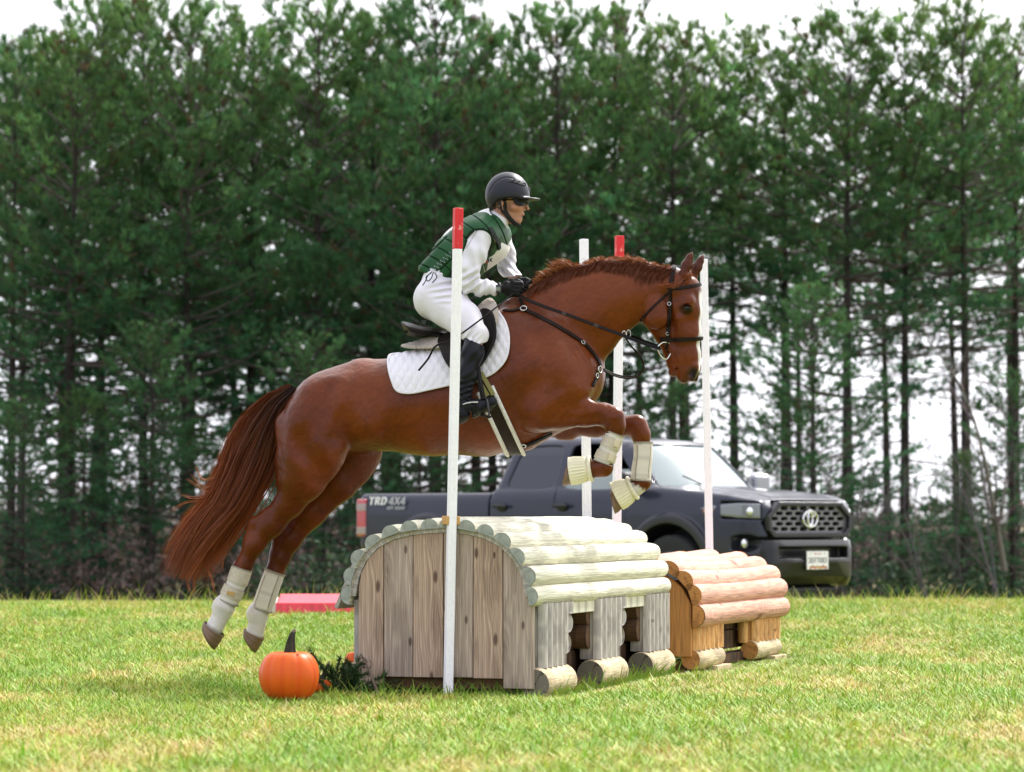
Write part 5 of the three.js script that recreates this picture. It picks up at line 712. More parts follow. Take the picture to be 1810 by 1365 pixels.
// hair
const hairMat = phy([1, 1, 1], 0.5, { vertexColors: true, side: THREE.DoubleSide, transmission: 0.32, thickness: 0, specularIntensity: 0.4 });
function strand(s, pts, w0, col, col2, R) {
  const n = pts.length, a = V(R() - 0.5, R() - 0.5, R() - 0.5);
  const id = []; for (let i = 0; i < n; i++) { const t = i / (n - 1), d = pts[min(n - 1, i + 1)].clone().sub(pts[max(0, i - 1)]), sd = a.clone().cross(d).normalize().multiplyScalar(w0 * (1 - 0.85 * t * t)), c = col.map((v, k) => lerp(v, col2[k], t)); id.push([s.v(pts[i].clone().add(sd), c), s.v(pts[i].clone().sub(sd), c)]); }
  for (let i = 0; i + 1 < n; i++) s.i.push(id[i][0], id[i + 1][0], id[i][1], id[i][1], id[i + 1][0], id[i + 1][1]);
}
{
  const R = rng(21), s = new Soup(), W = (x) => (R() + R() - 1) * x;
  // tail: locks along a drooping fan of guide curves
  const G = [ // [left edge, right edge] at each station
    [[512, 680], [532, 690]], [[474, 700], [502, 735]], [[436, 738], [494, 790]], [[412, 780], [482, 830]], [[394, 830], [462, 868]], [[372, 880], [440, 905]], [[338, 920], [408, 945]], [[308, 965], [378, 985]], [[288, 1015], [352, 1030]]];
  const at = (u, t) => { const f = t * (G.length - 1), i = min(G.length - 2, floor(f)), k = f - i, L = G[i].map((g, j) => [lerp(g[0], G[i + 1][j][0], k), lerp(g[1], G[i + 1][j][1], k)]); return [lerp(L[0][0], L[1][0], u), lerp(L[0][1], L[1][1], u)]; };
  for (let k = 0; k < 330; k++) {
    const u0 = clamp(0.5 + W(0.62), -0.05, 1.05), tEnd = k < 250 ? 0.80 + 0.24 * R() : 0.35 + 0.5 * R(), w0 = W(0.035), spread = W(0.2), ph = R() * 6, du = W(0.28) + (k > 300 ? W(0.5) : 0), n = 15;
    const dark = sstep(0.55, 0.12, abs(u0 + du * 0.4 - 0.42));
    for (let h = 0; h < 15; h++) {
      const eu = W(0.11), ew = W(0.03), el = R() * R() * 0.22, pts = [];
      for (let i = 0; i <= n; i++) {
        const t = i / n * (tEnd - el), u = u0 + du * t * t + eu * (0.4 + t * 2.2) + 0.03 * sin(t * 9 + ph), [px, py] = at(u, min(t, 1)), o = max(0, t - 1) * 140;
        pts.push(H(px - o * 0.4, py + o, w0 * (1 + t) + spread * t * (0.35 + 0.5 * sin(u * 3)) + ew + 0.03 * sin(min(1, max(0, u)) * PI) * 1.5));
      }
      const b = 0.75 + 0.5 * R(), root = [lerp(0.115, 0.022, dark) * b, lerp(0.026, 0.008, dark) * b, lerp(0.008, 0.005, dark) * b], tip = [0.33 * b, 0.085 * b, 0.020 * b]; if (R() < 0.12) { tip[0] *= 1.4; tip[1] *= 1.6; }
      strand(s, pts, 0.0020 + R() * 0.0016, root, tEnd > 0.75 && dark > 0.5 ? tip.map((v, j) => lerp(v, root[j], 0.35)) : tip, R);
    }
  }
  // loose wisps blown back from the tail
  for (const [a, b, c] of [[[395, 845], [365, 862], [340, 842]], [[392, 850], [372, 870], [332, 850]], [[390, 838], [360, 848], [345, 826]], [[380, 868], [340, 880], [322, 875]], [[372, 880], [325, 890], [300, 905]], [[455, 860], [442, 890], [425, 905]], [[410, 935], [395, 985], [390, 1010]], [[400, 945], [388, 975], [385, 1000]], [[360, 990], [372, 1020], [380, 1048]], [[345, 1010], [343, 1035], [342, 1050]], [[330, 1010], [332, 1035], [336, 1046]]]) for (let h = 0; h < 9; h++) {
    const j = () => V(W(0.012), W(0.012), W(0.03)), pts = spline([H(a[0] + 8, a[1] - 12, 0.04).add(j()), H(...a, 0.05).add(j()), H(...b, 0.05).add(j()), H(...c, 0.05).add(j().multiplyScalar(1.6))], 12), k = 0.8 + R() * 0.5; strand(s, pts, 0.0018, [0.18 * k, 0.05 * k, 0.015 * k], [0.40 * k, 0.13 * k, 0.035 * k], R);
  }
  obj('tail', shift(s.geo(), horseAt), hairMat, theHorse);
  // mane: short pulled locks lifted back from the crest
  const mn = new Soup(), crest = []; for (let i = 0; i <= 80; i++) { const px = lerp(950, 1192, i / 80); let py = 420; while (py < 560) { const q = H(px, py); if (horse.f(q.x, q.y, q.z) < 0) break; py += 1; } crest.push(H(px, py)); }
  for (let k = 0; k < 330; k++) {
    const f = R(), i = min(79, floor(f * 80)), p0 = crest[i].clone().lerp(crest[i + 1], f * 80 - i), clump = noise(f * 8, 3), L = (0.030 + 0.048 * clump * (1 - 0.5 * abs(f - 0.4))) * (0.7 + R() * 0.6) * (f > 0.85 ? 0.6 : 1), ang = PI * (0.93 + 0.10 * noise(f * 6, 8) + W(0.10)) - 0.10 * f + 0.25 * max(0, 0.3 - f), near = R() < 0.6, ph = R() * 6;
    p0.y -= near ? 0.016 : 0.008; p0.addScaledVector(LAT, W(0.02) + (near ? 0.022 : -0.004));
    for (let h = 0; h < 12; h++) {
      const a = ang + W(0.30), l = L * (0.5 + 0.8 * R()), q = p0.clone().add(V(W(0.008), W(0.006), W(0.008))), pts = []; for (let j = 0; j <= 9; j++) { const t = j / 9, lift = near && clump < 0.55 ? 0.22 : 0.45; pts.push(q.clone().add(V(cos(a) * l * t, sin(a) * l * t + lift * l * sin(t * 2.3) * 0.42 + 0.010 * sin(t * 5 + ph) * t, (near ? 0.12 : -0.1) * l * t + W(0.0015)))); }
      const b = 0.75 + 0.5 * R(), dk = R() < 0.25 ? 0.5 : 1; strand(mn, pts, 0.0022, [0.12 * b * dk, 0.028 * b * dk, 0.008 * b * dk], [0.38 * b, 0.13 * b, 0.038 * b], R);
    }
    const [cx, cy] = toPx(p0.x, p0.y, p0.z);
    for (let h = 0; h < 7; h++) { const l = (14 + 16 * R() * (0.5 + clump)), pts = [], x0 = cx + W(5), y0 = cy + 0.5 + 3 * R(), sl = 0.5 + 0.5 * R(); for (let j = 0; j <= 6; j++) { const t = j / 6, q = hide(x0 - l * t * (1.1 - 0.3 * t), y0 + l * sl * t * t, 0.004 + 0.010 * sin(t * 3.1)); if (q) pts.push(q); } if (pts.length < 4) continue; const b = 0.6 + 0.45 * R(); strand(mn, pts, 0.0022, [0.12 * b, 0.028 * b, 0.008 * b], [0.17 * b, 0.045 * b, 0.013 * b], R); }
  }
  obj('mane', shift(mn.geo(), horseAt), hairMat, theHorse);
  // forelock swept back under the browband
  const fl = new Soup();
  for (let k = 0; k < 170; k++) {
    const b = 0.7 + 0.5 * R(), e = k < 60 ? [1158 + R() * 25, 500 + R() * 8] : [1205 + R() * 24, 480 + R() * 26], m = k < 60 ? [1200, 506] : [1218, 490], j = () => V(W(0.008), W(0.012), W(0.012));
    const pts = spline([H(1218 + W(6), 478 + W(8), 0.03).add(j()), H(m[0] + W(4), m[1] + W(4), 0.10).add(j()), H(e[0], e[1], 0.105).add(j())], 9); strand(fl, pts, 0.002, [0.2 * b, 0.056 * b, 0.016 * b], [0.3 * b, 0.085 * b, 0.024 * b], R);
  }
  obj('forelock', shift(fl.geo(), horseAt), hairMat, theHorse);
  const wk = new Soup(); for (let k = 0; k < 46; k++) { const px = 1184 + R() * 45, py = px < 1196 ? 664 : 676, p = H(px, py - 4).addScaledVector(HEADLAT, W(0.04)), l = 0.012 + R() * 0.02; strand(wk, [p, p.clone().add(V(W(0.008) + (px - 1205) * 0.0002, -l * 0.6, W(0.01))), p.clone().add(V(W(0.014) + (px - 1205) * 0.0004, -l, W(0.012)))], 0.0006, [0.35, 0.27, 0.2], [0.5, 0.42, 0.34], R); } obj('whiskers', shift(wk.geo(), horseAt), hairMat, theHorse);
}
// ---------------------------------------------------------------- tack
const leather = phy([1, 1, 1], 0.45, { vertexColors: true, specularIntensity: 0.22 }), steel = std([0.62, 0.62, 0.60], 0.22, { metalness: 1 });
const BLK = [0.008, 0.007, 0.007], BRN = [0.015, 0.009, 0.007];
// a flat strap along pixels of the photograph laid on the hide; width in pixels
function strap(s, path, width, col, o = {}) {
  const n = o.n ?? max(6, floor(path.length * 7)), px = noJoin(path, n), pts = [], nor = [];
  for (const [x, y] of px) { const q = o.free ? null : hide(x, y, o.off ?? 0.004, 1, o.field ?? horse); if (!q) continue; pts.push(q); nor.push(o.field ? nrm(o.field, q) : hideN(q)); }
  if (o.extend) for (const p of o.extend) { pts.push(p); nor.push(nor[nor.length - 1]); }
  return band(s, pts, nor, m_(width) / 2, o.th ?? 0.005, col);
}
const nrm = (f, p) => { const h = 0.004; return V(f.f(p.x + h, p.y, p.z) - f.f(p.x - h, p.y, p.z), f.f(p.x, p.y + h, p.z) - f.f(p.x, p.y - h, p.z), f.f(p.x, p.y, p.z + h) - f.f(p.x, p.y, p.z - h)).normalize(); };
function band(s, pts, nor, hw, th, col) {
  const rows = pts.map((p, i) => { const t = pts[min(pts.length - 1, i + 1)].clone().sub(pts[max(0, i - 1)]).normalize(), n = nor[i].clone().addScaledVector(t, -nor[i].dot(t)).normalize(), w = t.cross(n).multiplyScalar(hw); return [[-1, -0.6], [-0.86, 1], [0.86, 1], [1, -0.6]].map(([a, b]) => p.clone().addScaledVector(w, a).addScaledVector(n, b * th)); });
  for (let i = 0; i + 1 < rows.length; i++) for (let k = 0; k < 4; k++) { const c = typeof col === 'function' ? col(i / rows.length) : col; s.quad(rows[i][k], rows[i][(k + 1) % 4], rows[i + 1][(k + 1) % 4], rows[i + 1][k], c); }
  for (const r of [rows[0], rows[rows.length - 1]]) s.quad(r[0], r[1], r[2], r[3], typeof col === 'function' ? col(0) : col);
  return rows;
}
const buckle = (px, py, r, o = {}) => { const q = hide(px, py, 0.012, 1, o.field ?? horse), g = new THREE.TorusGeometry(r, r * 0.2, 6, 16); g.lookAt(hideN(q)); g.translate(q.x, q.y, q.z); return g; };
// a layer over the hide inside an outline of the photograph, on both flanks
function layer(outline, off, th, o = {}) {
  const poly = poly2(outline), xs = outline.map((p) => p[0]), ys = outline.map((p) => p[1]), zr = o.z ?? [-15.75, -14.6];
  const F = { f: (x, y, z, l) => { const d = horse.f(x, y, z, l), [px, py] = toPx(x, y, z), e = poly(px, py) / SC, t = o.bump ? o.bump(px, py, e) : 0; return smax(abs(d - off - t * 0.5) - th - t * 0.5, e, o.round ?? 0.008); }, local: (x, y, z, R) => horse.local(x, y, z, R + 0.1) };
  const a = H(min(...xs) - 4, max(...ys) + 4), b = H(max(...xs) + 4, min(...ys) - 4);
  return surface(F, V(a.x - 0.02, a.y - 0.02, zr[0]), V(b.x + 0.02, b.y + 0.02, zr[1]), o.cell ?? 0.006, o.color, { lip: 2.3 });
}
{
  // quilted saddle cloth
  const quilt = (px, py, e) => { const u = (px * 0.86 + py * 0.5) / 13, v = (px * 0.86 - py * 0.5) / 13, q = min(abs(u - floor(u) - 0.5), 0.5), r = min(abs(v - floor(v) - 0.5), 0.5), puff = pow(max(0, (0.5 - q) * 2 * (0.5 - r) * 2), 0.4); return e > -0.012 ? 0.0075 : 0.0015 + 0.0075 * puff; };
  const padM = std([0.70, 0.685, 0.725], 0.9), at = H(790, 640);
  const o1 = smoothPoly([[686, 628], [700, 620], [740, 608], [775, 598], [800, 575], [840, 535], [870, 540], [890, 560], [901, 592], [897, 632], [880, 655], [859, 668], [835, 672], [800, 681], [760, 690], [722, 697], [700, 692], [690, 672], [684, 645]]);
  const pad = thing('saddle_pad', 'white diamond quilted saddle pad on the chestnut horse', 'saddle pad', at);
  obj('quilted_cloth', shift(layer(o1, 0.013, 0.006, { bump: quilt, cell: 0.0055 }), at), padM, pad);
  const fl = (px, py) => 0.006 * noise(px * 1.1, py * 1.1), flC = (x, y, z) => { const n = 0.85 + 0.3 * noise(x * 120, y * 120, z * 120); return [0.42 * n, 0.37 * n, 0.31 * n]; };
  const hp = thing('half_pad', 'beige sheepskin half pad between the saddle and the white cloth', 'half pad', at), hm = std([1, 1, 1], 0.95, { vertexColors: true });
  obj('fleece', shift(layer(smoothPoly([[703, 600], [712, 594], [745, 591], [790, 588], [835, 558], [853, 532], [866, 526], [878, 538], [881, 560], [868, 590], [830, 612], [776, 616], [720, 616], [706, 611]]), 0.042, 0.018, { bump: fl, color: flC, round: 0.02, cell: 0.0065 }), at), hm, hp);
  // saddle
  const sd = thing('saddle', 'black leather jumping saddle under the rider', 'saddle', at);
  const seatP = poly2(smoothPoly([[709, 569], [722, 570], [745, 577], [772, 580], [800, 582], [826, 566], [842, 543], [856, 532], [868, 534], [874, 548], [868, 572], [840, 592], [780, 597], [722, 593], [714, 583]], 60));
  const seatF = { f: (x, y, z) => { const [px, py] = toPx(x, y, z), w = z + 15.22 + (px - 800) / SC * YAW, hw = lerp(0.175, 0.09, sstep(725, 835, px)); return smax(seatP(px, py) / SC + abs(w) * 0.14, abs(w) - hw, 0.05); } };
  const lc = (x, y, z) => { const n = 0.8 + 0.5 * fbm(x * 20, y * 20, z * 20, 3); return [0.011 * n, 0.008 * n, 0.007 * n]; };
  const a = H(700, 605), b = H(884, 522);
  obj('seat', shift(surface(seatF, V(a.x, a.y - 0.03, -15.5), V(b.x, b.y + 0.03, -14.95), 0.006, lc, { lip: 1.5 }), at), leather, sd);
  obj('flap', shift(layer(smoothPoly([[774, 598], [779, 622], [788, 642], [800, 655], [830, 662], [850, 648], [866, 624], [877, 598], [877, 574], [869, 550], [852, 545], [830, 570]]), 0.066, 0.007, { color: lc, z: [-15.2, -14.6] }), at), leather, sd);
  const kr = new Soup(), kq = new Soup(); kr.tube(noJoin([[868, 556], [874, 585], [866, 616], [850, 642]], 16).map(([x, y]) => hide(x, y, 0.072)).filter(Boolean), 0.0075, 8, BLK); kq.tube(noJoin([[716, 586], [745, 590], [778, 593]], 8).map(([x, y]) => H(x, y, 0.15)), 0.007, 6, BLK); obj('knee_roll', shift(kr.geo(), at), leather, sd); obj('welt', shift(kq.geo(), at), leather, sd);
  const st = new Soup(); strap(st, [[841, 640], [846, 668], [853, 705]], 7, BLK, { off: 0.10 }); strap(st, [[846, 645], [850, 672], [856, 703]], 5, [0.02, 0.018, 0.017], { off: 0.104 }); obj('stirrup_leather', shift(st.geo(), at), leather, sd);
  // stirrup iron: an arch with a tread under the ball of the foot
  const Q0 = (px, py, w) => P(px, py, ZH - w), ir = new Soup(), top = Q0(855, 702, 0.40), wS = ZH - -top.z; void wS; const Ir = (px, py, dw) => { const q = P(px, py, -top.z - dw); return q; };
  ir.tube(spline([Ir(846, 733, -0.055), Ir(847, 716, -0.052), Ir(852, 704, -0.02), Ir(855, 702, 0), Ir(860, 706, 0.03), Ir(863, 718, 0.06), Ir(865, 737, 0.062)], 24), 0.0055, 8, [0.02, 0.02, 0.022]);
  ir.tube([Ir(846, 733, -0.055), Ir(865, 737, 0.062)], 0.014, 8, [0.02, 0.02, 0.022], { flat: 0.5 }); obj('stirrup_iron', shift(ir.geo(), at), phy([1, 1, 1], 0.35, { vertexColors: true }), sd);
  // girth
  const gi = thing('girth', 'dark brown girth with white fleece edges round the horse barrel', 'girth', at);
  const gc = (x, y, z) => { const n = 0.8 + 0.4 * noise(x * 60, y * 60, z * 60); return [0.022 * n, 0.014 * n, 0.010 * n]; }, wc = (x, y, z) => { const n = 0.9 + 0.2 * noise(x * 150, y * 150, z * 150); return [0.66 * n, 0.63 * n, 0.60 * n]; };
  const Gf = (o0, o1) => { const L = (t, o) => [lerp(858, 912, t) + o * 0.86, lerp(690, 806, t) - o * 0.42]; return [L(-0.02, o0), L(0.5, o0), L(1.16, o0), L(1.16, o1), L(0.5, o1), L(-0.02, o1)]; };
  obj('band', shift(layer(Gf(-11, 11), 0.010, 0.006, { color: gc }), at), leather, gi);
  for (const [p, q] of [[-18, -10], [10, 18]]) obj('fleece_edge', shift(layer(Gf(p, q), 0.012, 0.010, { color: wc, bump: (x, y) => 0.005 * noise(x * 1.3, y * 1.3), round: 0.014 }), at), hm, gi);
  const bl = new Soup(); for (const [p, q] of [[[838, 660], [862, 700]], [[850, 658], [872, 698]]]) strap(bl, [p, [(p[0] + q[0]) / 2, (p[1] + q[1]) / 2], q], 8, [0.25, 0.23, 0.085], { off: 0.022 }); obj('billet', shift(bl.geo(), at), leather, gi);
  for (const g of [buckle(903, 797, 0.018), buckle(925, 789, 0.014)]) obj('ring', shift(g, at), steel, gi);
  const bs = new Soup(); strap(bs, [[903, 799], [930, 788], [955, 777], [976, 767]], 7, BLK, { off: 0.008 }); obj('belly_strap', shift(bs.geo(), at), leather, gi);
  // breastplate with martingale
  const at2 = H(1050, 640), bp = thing('breastplate', 'dark leather breastplate with running martingale across the horse chest', 'breastplate', at2), s2 = new Soup();
  strap(s2, [[890, 548], [905, 549], [925, 544]], 6, BRN); strap(s2, [[924, 540], [920, 527], [919, 516]], 6, BRN);
  strap(s2, [[927, 547], [960, 563], [990, 579], [1029, 604], [1045, 620], [1058, 638], [1062, 650]], 7, BRN); strap(s2, [[1060, 655], [1055, 668], [1048, 683]], 7, BRN);
  obj('chest_strap', shift(s2.geo(), at2), leather, bp); for (const g of [buckle(925, 545, 0.017), buckle(1031, 605, 0.011), buckle(1061, 653, 0.017), buckle(1056, 664, 0.013)]) obj('buckle', shift(g, at2), steel, bp);
  for (const [dw, dy] of [[0.10, 0], [0.04, 3]]) { const s3 = new Soup(); s3.tube(spline([H(1066, 652 + dy, dw + 0.03), H(1085, 661 + dy, dw + 0.03), H(1110, 666 + dy, dw + 0.02), H(1130, 661 + dy, dw), H(1138, 645 + dy, dw), H(1131, 628 + dy, dw), H(1116, 612, dw), H(1105, 596, dw)], 40), 0.0042, 6, BRN); obj('martingale_fork', shift(s3.geo(), at2), leather, bp); }
  const rg = []; for (const [x, y, w] of [[1103, 592, 0.115], [1111, 590, 0.03]]) { const g = new THREE.TorusGeometry(0.018, 0.003, 8, 20); g.scale(0.6, 1.1, 1); const p = H(x, y, w); g.translate(p.x, p.y, p.z); rg.push(g); } for (const g of rg) obj('martingale_ring', shift(g, at2), steel, bp);
  // bridle
  const at3 = H(1200, 540), br = thing('bridle', 'dark brown leather bridle on the chestnut horse head', 'bridle', at3);
  const part = (name, list) => { const s = new Soup(); for (const [p, w, o] of list) strap(s, p, w, BRN, o); obj(name, shift(s.geo(), at3), leather, br); };
  part('headpiece', [[[[1192, 470], [1189, 485], [1186, 500], [1184, 512]], 8]]); part('browband', [[[[1181, 511], [1195, 510], [1212, 508], [1228, 505], [1238, 503]], 6, { th: 0.007 }]]);
  part('cheekpiece', [[[[1185, 512], [1184, 545], [1181, 575], [1179, 606], [1177, 618]], 5.5], [[[1186, 540], [1184, 570], [1182, 602]], 3.5, { off: 0.008 }]]); part('throatlatch', [[[[1182, 517], [1168, 530], [1152, 545], [1140, 558], [1133, 568]], 4]]);
  part('noseband', [[[[1168, 600], [1182, 601], [1200, 601], [1220, 600], [1234, 599], [1241, 598]], 7.5, { th: 0.008 }]]);
  for (const g of [buckle(1183, 537, 0.009), buckle(1180, 590, 0.008)]) obj('buckle', shift(g, at3), steel, br);
  const bq = hide(1176, 622, 0.012), bit = new Soup(), B = (x, y) => V(bq.x + (x - 1176) / SC, bq.y - (y - 622) / SC, bq.z + 0.006 - (x - 1176) / SC * 0.3);
  bit.tube(spline([B(1163, 613), B(1172, 606), B(1183, 607), B(1192, 612), B(1186, 624), B(1178, 635), B(1168, 629), B(1163, 619), B(1163, 613)], 40), 0.0042, 8, [1, 1, 1]); bit.tube([B(1180, 622), B(1190, 628).add(V(0, 0, -0.05))], 0.006, 8, [1, 1, 1]); obj('bit', shift(bit.geo(), at3), steel, br);
  // reins from the hands to the bit, one on either side of the neck
  for (const [sd2, lab] of [[1, 'dark leather rein along the near side of the horse neck'], [-1, 'dark leather rein on the far side of the horse neck']]) {
    const o = thing('rein', lab, 'rein', at2), s = new Soup(), pts = [], nn = [];
    for (const [x, y, w] of [[914, 518, 0.07], [930, 529, 0.15], [965, 543, 0.185], [1005, 557, 0.19], [1050, 574, 0.175], [1099, 592, 0.14], [1130, 604, 0.115], [1156, 613, 0.10], [1166, 616, 0.095]]) pts.push(sd2 > 0 ? H(x, y, w) : HL(x + 6, y - 2, -w)); const c = new THREE.CatmullRomCurve3(pts, false, 'centripetal'), q = c.getPoints(50); band(s, q, q.map(() => V(0.1, 0.25, sd2).normalize()), m_(6.2) / 2, 0.0028, (t) => t > 0.62 ? BLK : t % 0.16 < 0.015 ? [0.05, 0.04, 0.035] : BRN); obj('strap', shift(s.geo(), at2), leather, o);
  }
}
// leg boots
{
  const bootM = std([1, 1, 1], 0.72, { vertexColors: true });
  const leg = (name, label, list, w, o) => {
    const at = HL(list[0][0], list[0][1], w), t = thing('leg_boot', label, 'leg boot', at, 'cream leg boots'), pts = list.map(([x, y]) => HL(x, y, w)), c = new THREE.CatmullRomCurve3(pts), n = 24, q = c.getPoints(n), s = new Soup();
    const rr = (u) => { const f = u * (list.length - 1), i = min(list.length - 2, floor(f)); return m_(1.9 + lerp(list[i][2], list[i + 1][2], f - i)); }, dirt = (u, v) => { const d = fbm(u * 5 + w * 9, v * 7 + list[0][0], 2, 3), k = 0.92 + 0.16 * d - 0.22 * sstep(0.58, 0.75, d); return [0.64 * k, 0.595 * k, 0.52 * k]; };
    s.tube(q, q.map((_, i) => rr(i / n)), 28, (u, v) => dirt(u, v), { up: LAT, capCol: [0.2, 0.18, 0.15] }); obj('shell', shift(s.geo(), at), bootM, t);
    for (const e of [0, 1]) { const r = new Soup(), i0 = e ? n - 1 : 0; r.tube([q[i0], q[i0 + 1]], [rr(e) * 1.06, rr(e) * 1.06], 28, [0.30, 0.26, 0.21], { up: LAT }); obj('binding', shift(r.geo(), at), bootM, t); }
    for (const [u0, u1] of o.straps ?? []) { const r = new Soup(), a = floor(u0 * n), b = floor(u1 * n), k = q.slice(a, b + 1); r.tube(k, k.map((_, i) => rr((a + i) / n) * 1.075 + 0.0015), 28, (u, v) => { const d = 0.85 + 0.25 * noise(u * 8, v * 30); return [0.52 * d, 0.46 * d, 0.36 * d]; }, { up: LAT }); obj('strap', shift(r.geo(), at), bootM, t); if (o.tab) { const g = new RoundedBoxGeometry(0.03, m_((k.length - 1) / n * 60) * 0.8, 0.012, 2, 0.004), c0 = k[floor(k.length / 2)].clone().add(V(rr(u0) * 0.55, 0, rr(u0) * 0.98)); g.rotateY(0.45); g.rotateZ(-0.3); g.translate(c0.x, c0.y, c0.z); obj('strap_end', shift(g, at), std([0.60, 0.52, 0.38], 0.7), t); } }
    if (o.strike) { const r = new Soup(), k = q.slice(2, n - 1), nn = k.map(() => V(o.strike * 0.35, 0, 1).normalize()); band(r, k.map((p, i) => p.clone().addScaledVector(nn[i], rr((i + 2) / n) * 0.98)), nn, rr(0.5) * 0.62, 0.004, (t) => { const d = dirt(t, 0.3); return [d[0] * 1.06, d[1] * 1.05, d[2] * 1.04]; }); obj('strike_pad', shift(r.geo(), at), bootM, t); const e = new Soup(); for (const sg of [-1, 1]) e.tube(k.map((p, i) => p.clone().addScaledVector(nn[i], rr((i + 2) / n) * 0.98 + 0.003).add(V(sg * rr(0.5) * 0.66, 0, 0))), 0.0018, 5, [0.25, 0.21, 0.17]); obj('seam', shift(e.geo(), at), bootM, t); }
    if (o.patch) { const p = q[floor(o.patch * n)], g = new RoundedBoxGeometry(m_(14), m_(7), 0.004, 2, 0.0015); g.rotateZ(-0.25); g.translate(p.x, p.y, p.z + rr(o.patch) * 1.08 + 0.003); obj('brand_patch', shift(g, at), std([0.45, 0.27, 0.08], 0.5), t); }
    return t;
  };
  leg('hind', 'cream boot with two beige straps on the hind leg nearest the tail', [[438, 1003, 15.5], [430, 1026, 15.5], [420, 1048, 16], [413, 1064, 16.5]], 0.12, { straps: [[0.08, 0.38], [0.54, 0.82]], patch: 0.68 });
  leg('hind', 'smooth cream boot with strike pad on the far hind leg above the pumpkin', [[477, 1010, 16.5], [466, 1040, 17], [458, 1064, 17.5], [453, 1080, 17]], -0.12, { strike: -0.2 });
  leg('fore', 'cream boot with two beige straps on the near folded foreleg', [[1093, 767, 14.5], [1086, 785, 14], [1077, 806, 15], [1072, 820, 16]], 0.13, { straps: [[0.18, 0.48], [0.6, 0.9]], tab: true });
  leg('fore', 'cream boot with stitched strike pad on the far foreleg', [[1132, 780, 15], [1132, 806, 15], [1129, 832, 16], [1128, 850, 16.5]], -0.12, { strike: 0.05 });
  const bell = (label, prof, w, a, b) => {
    const A = HL(...a, w), B = HL(...b, w), t = thing('bell_boot', label, 'bell boot', A, 'cream ribbed bell boots'), s = new Soup(), ax = B.clone().sub(A), L = ax.length(), d = ax.clone().normalize(), u = LAT.clone().addScaledVector(d, -LAT.dot(d)).normalize(), v = d.clone().cross(u), n = 144;
    const mk = (list, ribs, colf) => { const s = new Soup(); list.forEach(([q, r], i) => { for (let k = 0; k <= n; k++) { const an = k / n * 2 * PI, rib = ribs ? m_(1.1) * sstep(0.12, 0.3, q) * sstep(1.0, 0.75, q) * cos(an * 26) : 0, R = m_(r) + rib; s.v(A.clone().addScaledVector(d, q * L).addScaledVector(u, cos(an) * R).addScaledVector(v, sin(an) * R), colf(q, an)); } }); for (let i = 0; i + 1 < list.length; i++) for (let k = 0; k < n; k++) { const x = i * (n + 1) + k, y = x + n + 1; s.i.push(x, x + 1, y, x + 1, y + 1, y); } return s.geo(); };
    const cf = (q, an) => { const k = 0.92 + 0.16 * fbm(q * 6, an * 3, w * 7, 3); return [0.74 * k, 0.69 * k, 0.50 * k]; };
    obj('skirt', shift(mk([[0.1, prof[0] * 0.9], [0.16, prof[0]], [0.3, lerp(prof[0], prof[1], 0.35)], [0.5, lerp(prof[0], prof[1], 0.62)], [0.75, lerp(prof[0], prof[1], 0.88)], [0.94, prof[1]], [1, prof[1] * 1.03], [1.0, prof[1] * 0.96], [0.5, prof[0] * 0.9]], true, cf), A), bootM, t);
    const col = []; for (let i = 0; i <= 12; i++) { const e = i / 12 * 2 * PI; col.push([0.03 + 0.11 * cos(e) * 0.9, prof[0] * 0.98 + 4.2 * sin(e)]); } obj('collar', shift(mk(col, false, (q, an) => { const k = 0.9 + 0.2 * noise(an * 6, q * 9, w); return [0.70 * k, 0.65 * k, 0.49 * k]; }), A), bootM, t);
  };
  bell('cream ribbed bell boot on the near forefoot, left of the other', [20, 24.5], 0.13, [1050, 829], [1014, 834]);
  bell('cream ribbed bell boot on the far, lower forefoot', [19.5, 26.5], -0.12, [1114, 862], [1085, 877]);
}
// ---------------------------------------------------------------- rider
const RL = V(-sin(0.22), 0, cos(0.22)), Z1 = V(0, 0, 1);
const Q = (px, py, w = 0) => P(px, py, ZH - w);
const riderAt = Q(780, 560), rider = thing('person', 'rider in white with green body protector and dark helmet jumping the chestnut horse', 'person', riderAt);
const rf = { torso: [[769, 528, 31, 0.62, 0], [788, 494, 29, 0.72, 0], [816, 458, 32, 0.68, 0], [846, 426, 33, 0.62, 0], [866, 406, 21, 0.6, 0]], hip: (w) => [[768, 531, 28, 1, 0.085 * w], [776, 528, 29, 1, 0.10 * w]],
  thigh: (w) => [[774, 530, 31, 1, 0.10 * w], [797, 546, 29.5, 1, 0.17 * w], [820, 565, 25, 1, 0.255 * w], [842, 592, 17.5, 1, 0.335 * w]], calf: (w) => [[842, 592, 17, 1, 0.335 * w], [835, 625, 15.5, 1, 0.375 * w], [827, 662, 13.5, 1, 0.385 * w], [820, 703, 9.5, 1, 0.38 * w]], foot: (w) => [[817, 733, 10.5, 1, 0.38 * w], [820, 712, 9.5, 1, 0.38 * w], [846, 720, 9.5, 1, 0.39 * w], [869, 711, 7, 1, 0.39 * w]],
  armN: [[850, 422, 19, 1, 0.155], [840, 448, 17.5, 1, 0.20], [829, 480, 15, 1, 0.225], [825, 502, 13.5, 1, 0.225], [850, 508, 12, 1, 0.20], [884, 510, 8, 1, 0.155]], armF: [[884, 421, 17, 1, -0.17], [892, 445, 16, 1, -0.20], [898, 474, 13, 1, -0.20], [908, 490, 10.5, 1, -0.11], [917, 504, 8, 1, -0.02]] };
function limb(F, list, k, grow = 0, lat = Z1) { F.chain(list.map(([x, y, r, s, w]) => [Q(x, y, w), m_(r + grow), s]), { k, lat }); }
function part(F, g, o = {}) { limb(F, rf.torso.slice(o.from ?? 0, o.to ?? 5), 0.06, g, RL); }
const shoulders = (F, g) => F.cap(Q(852, 416, 0.15), Q(880, 416, -0.16), m_(19 + g), m_(17 + g), { k: 0.05, lat: Z1 });
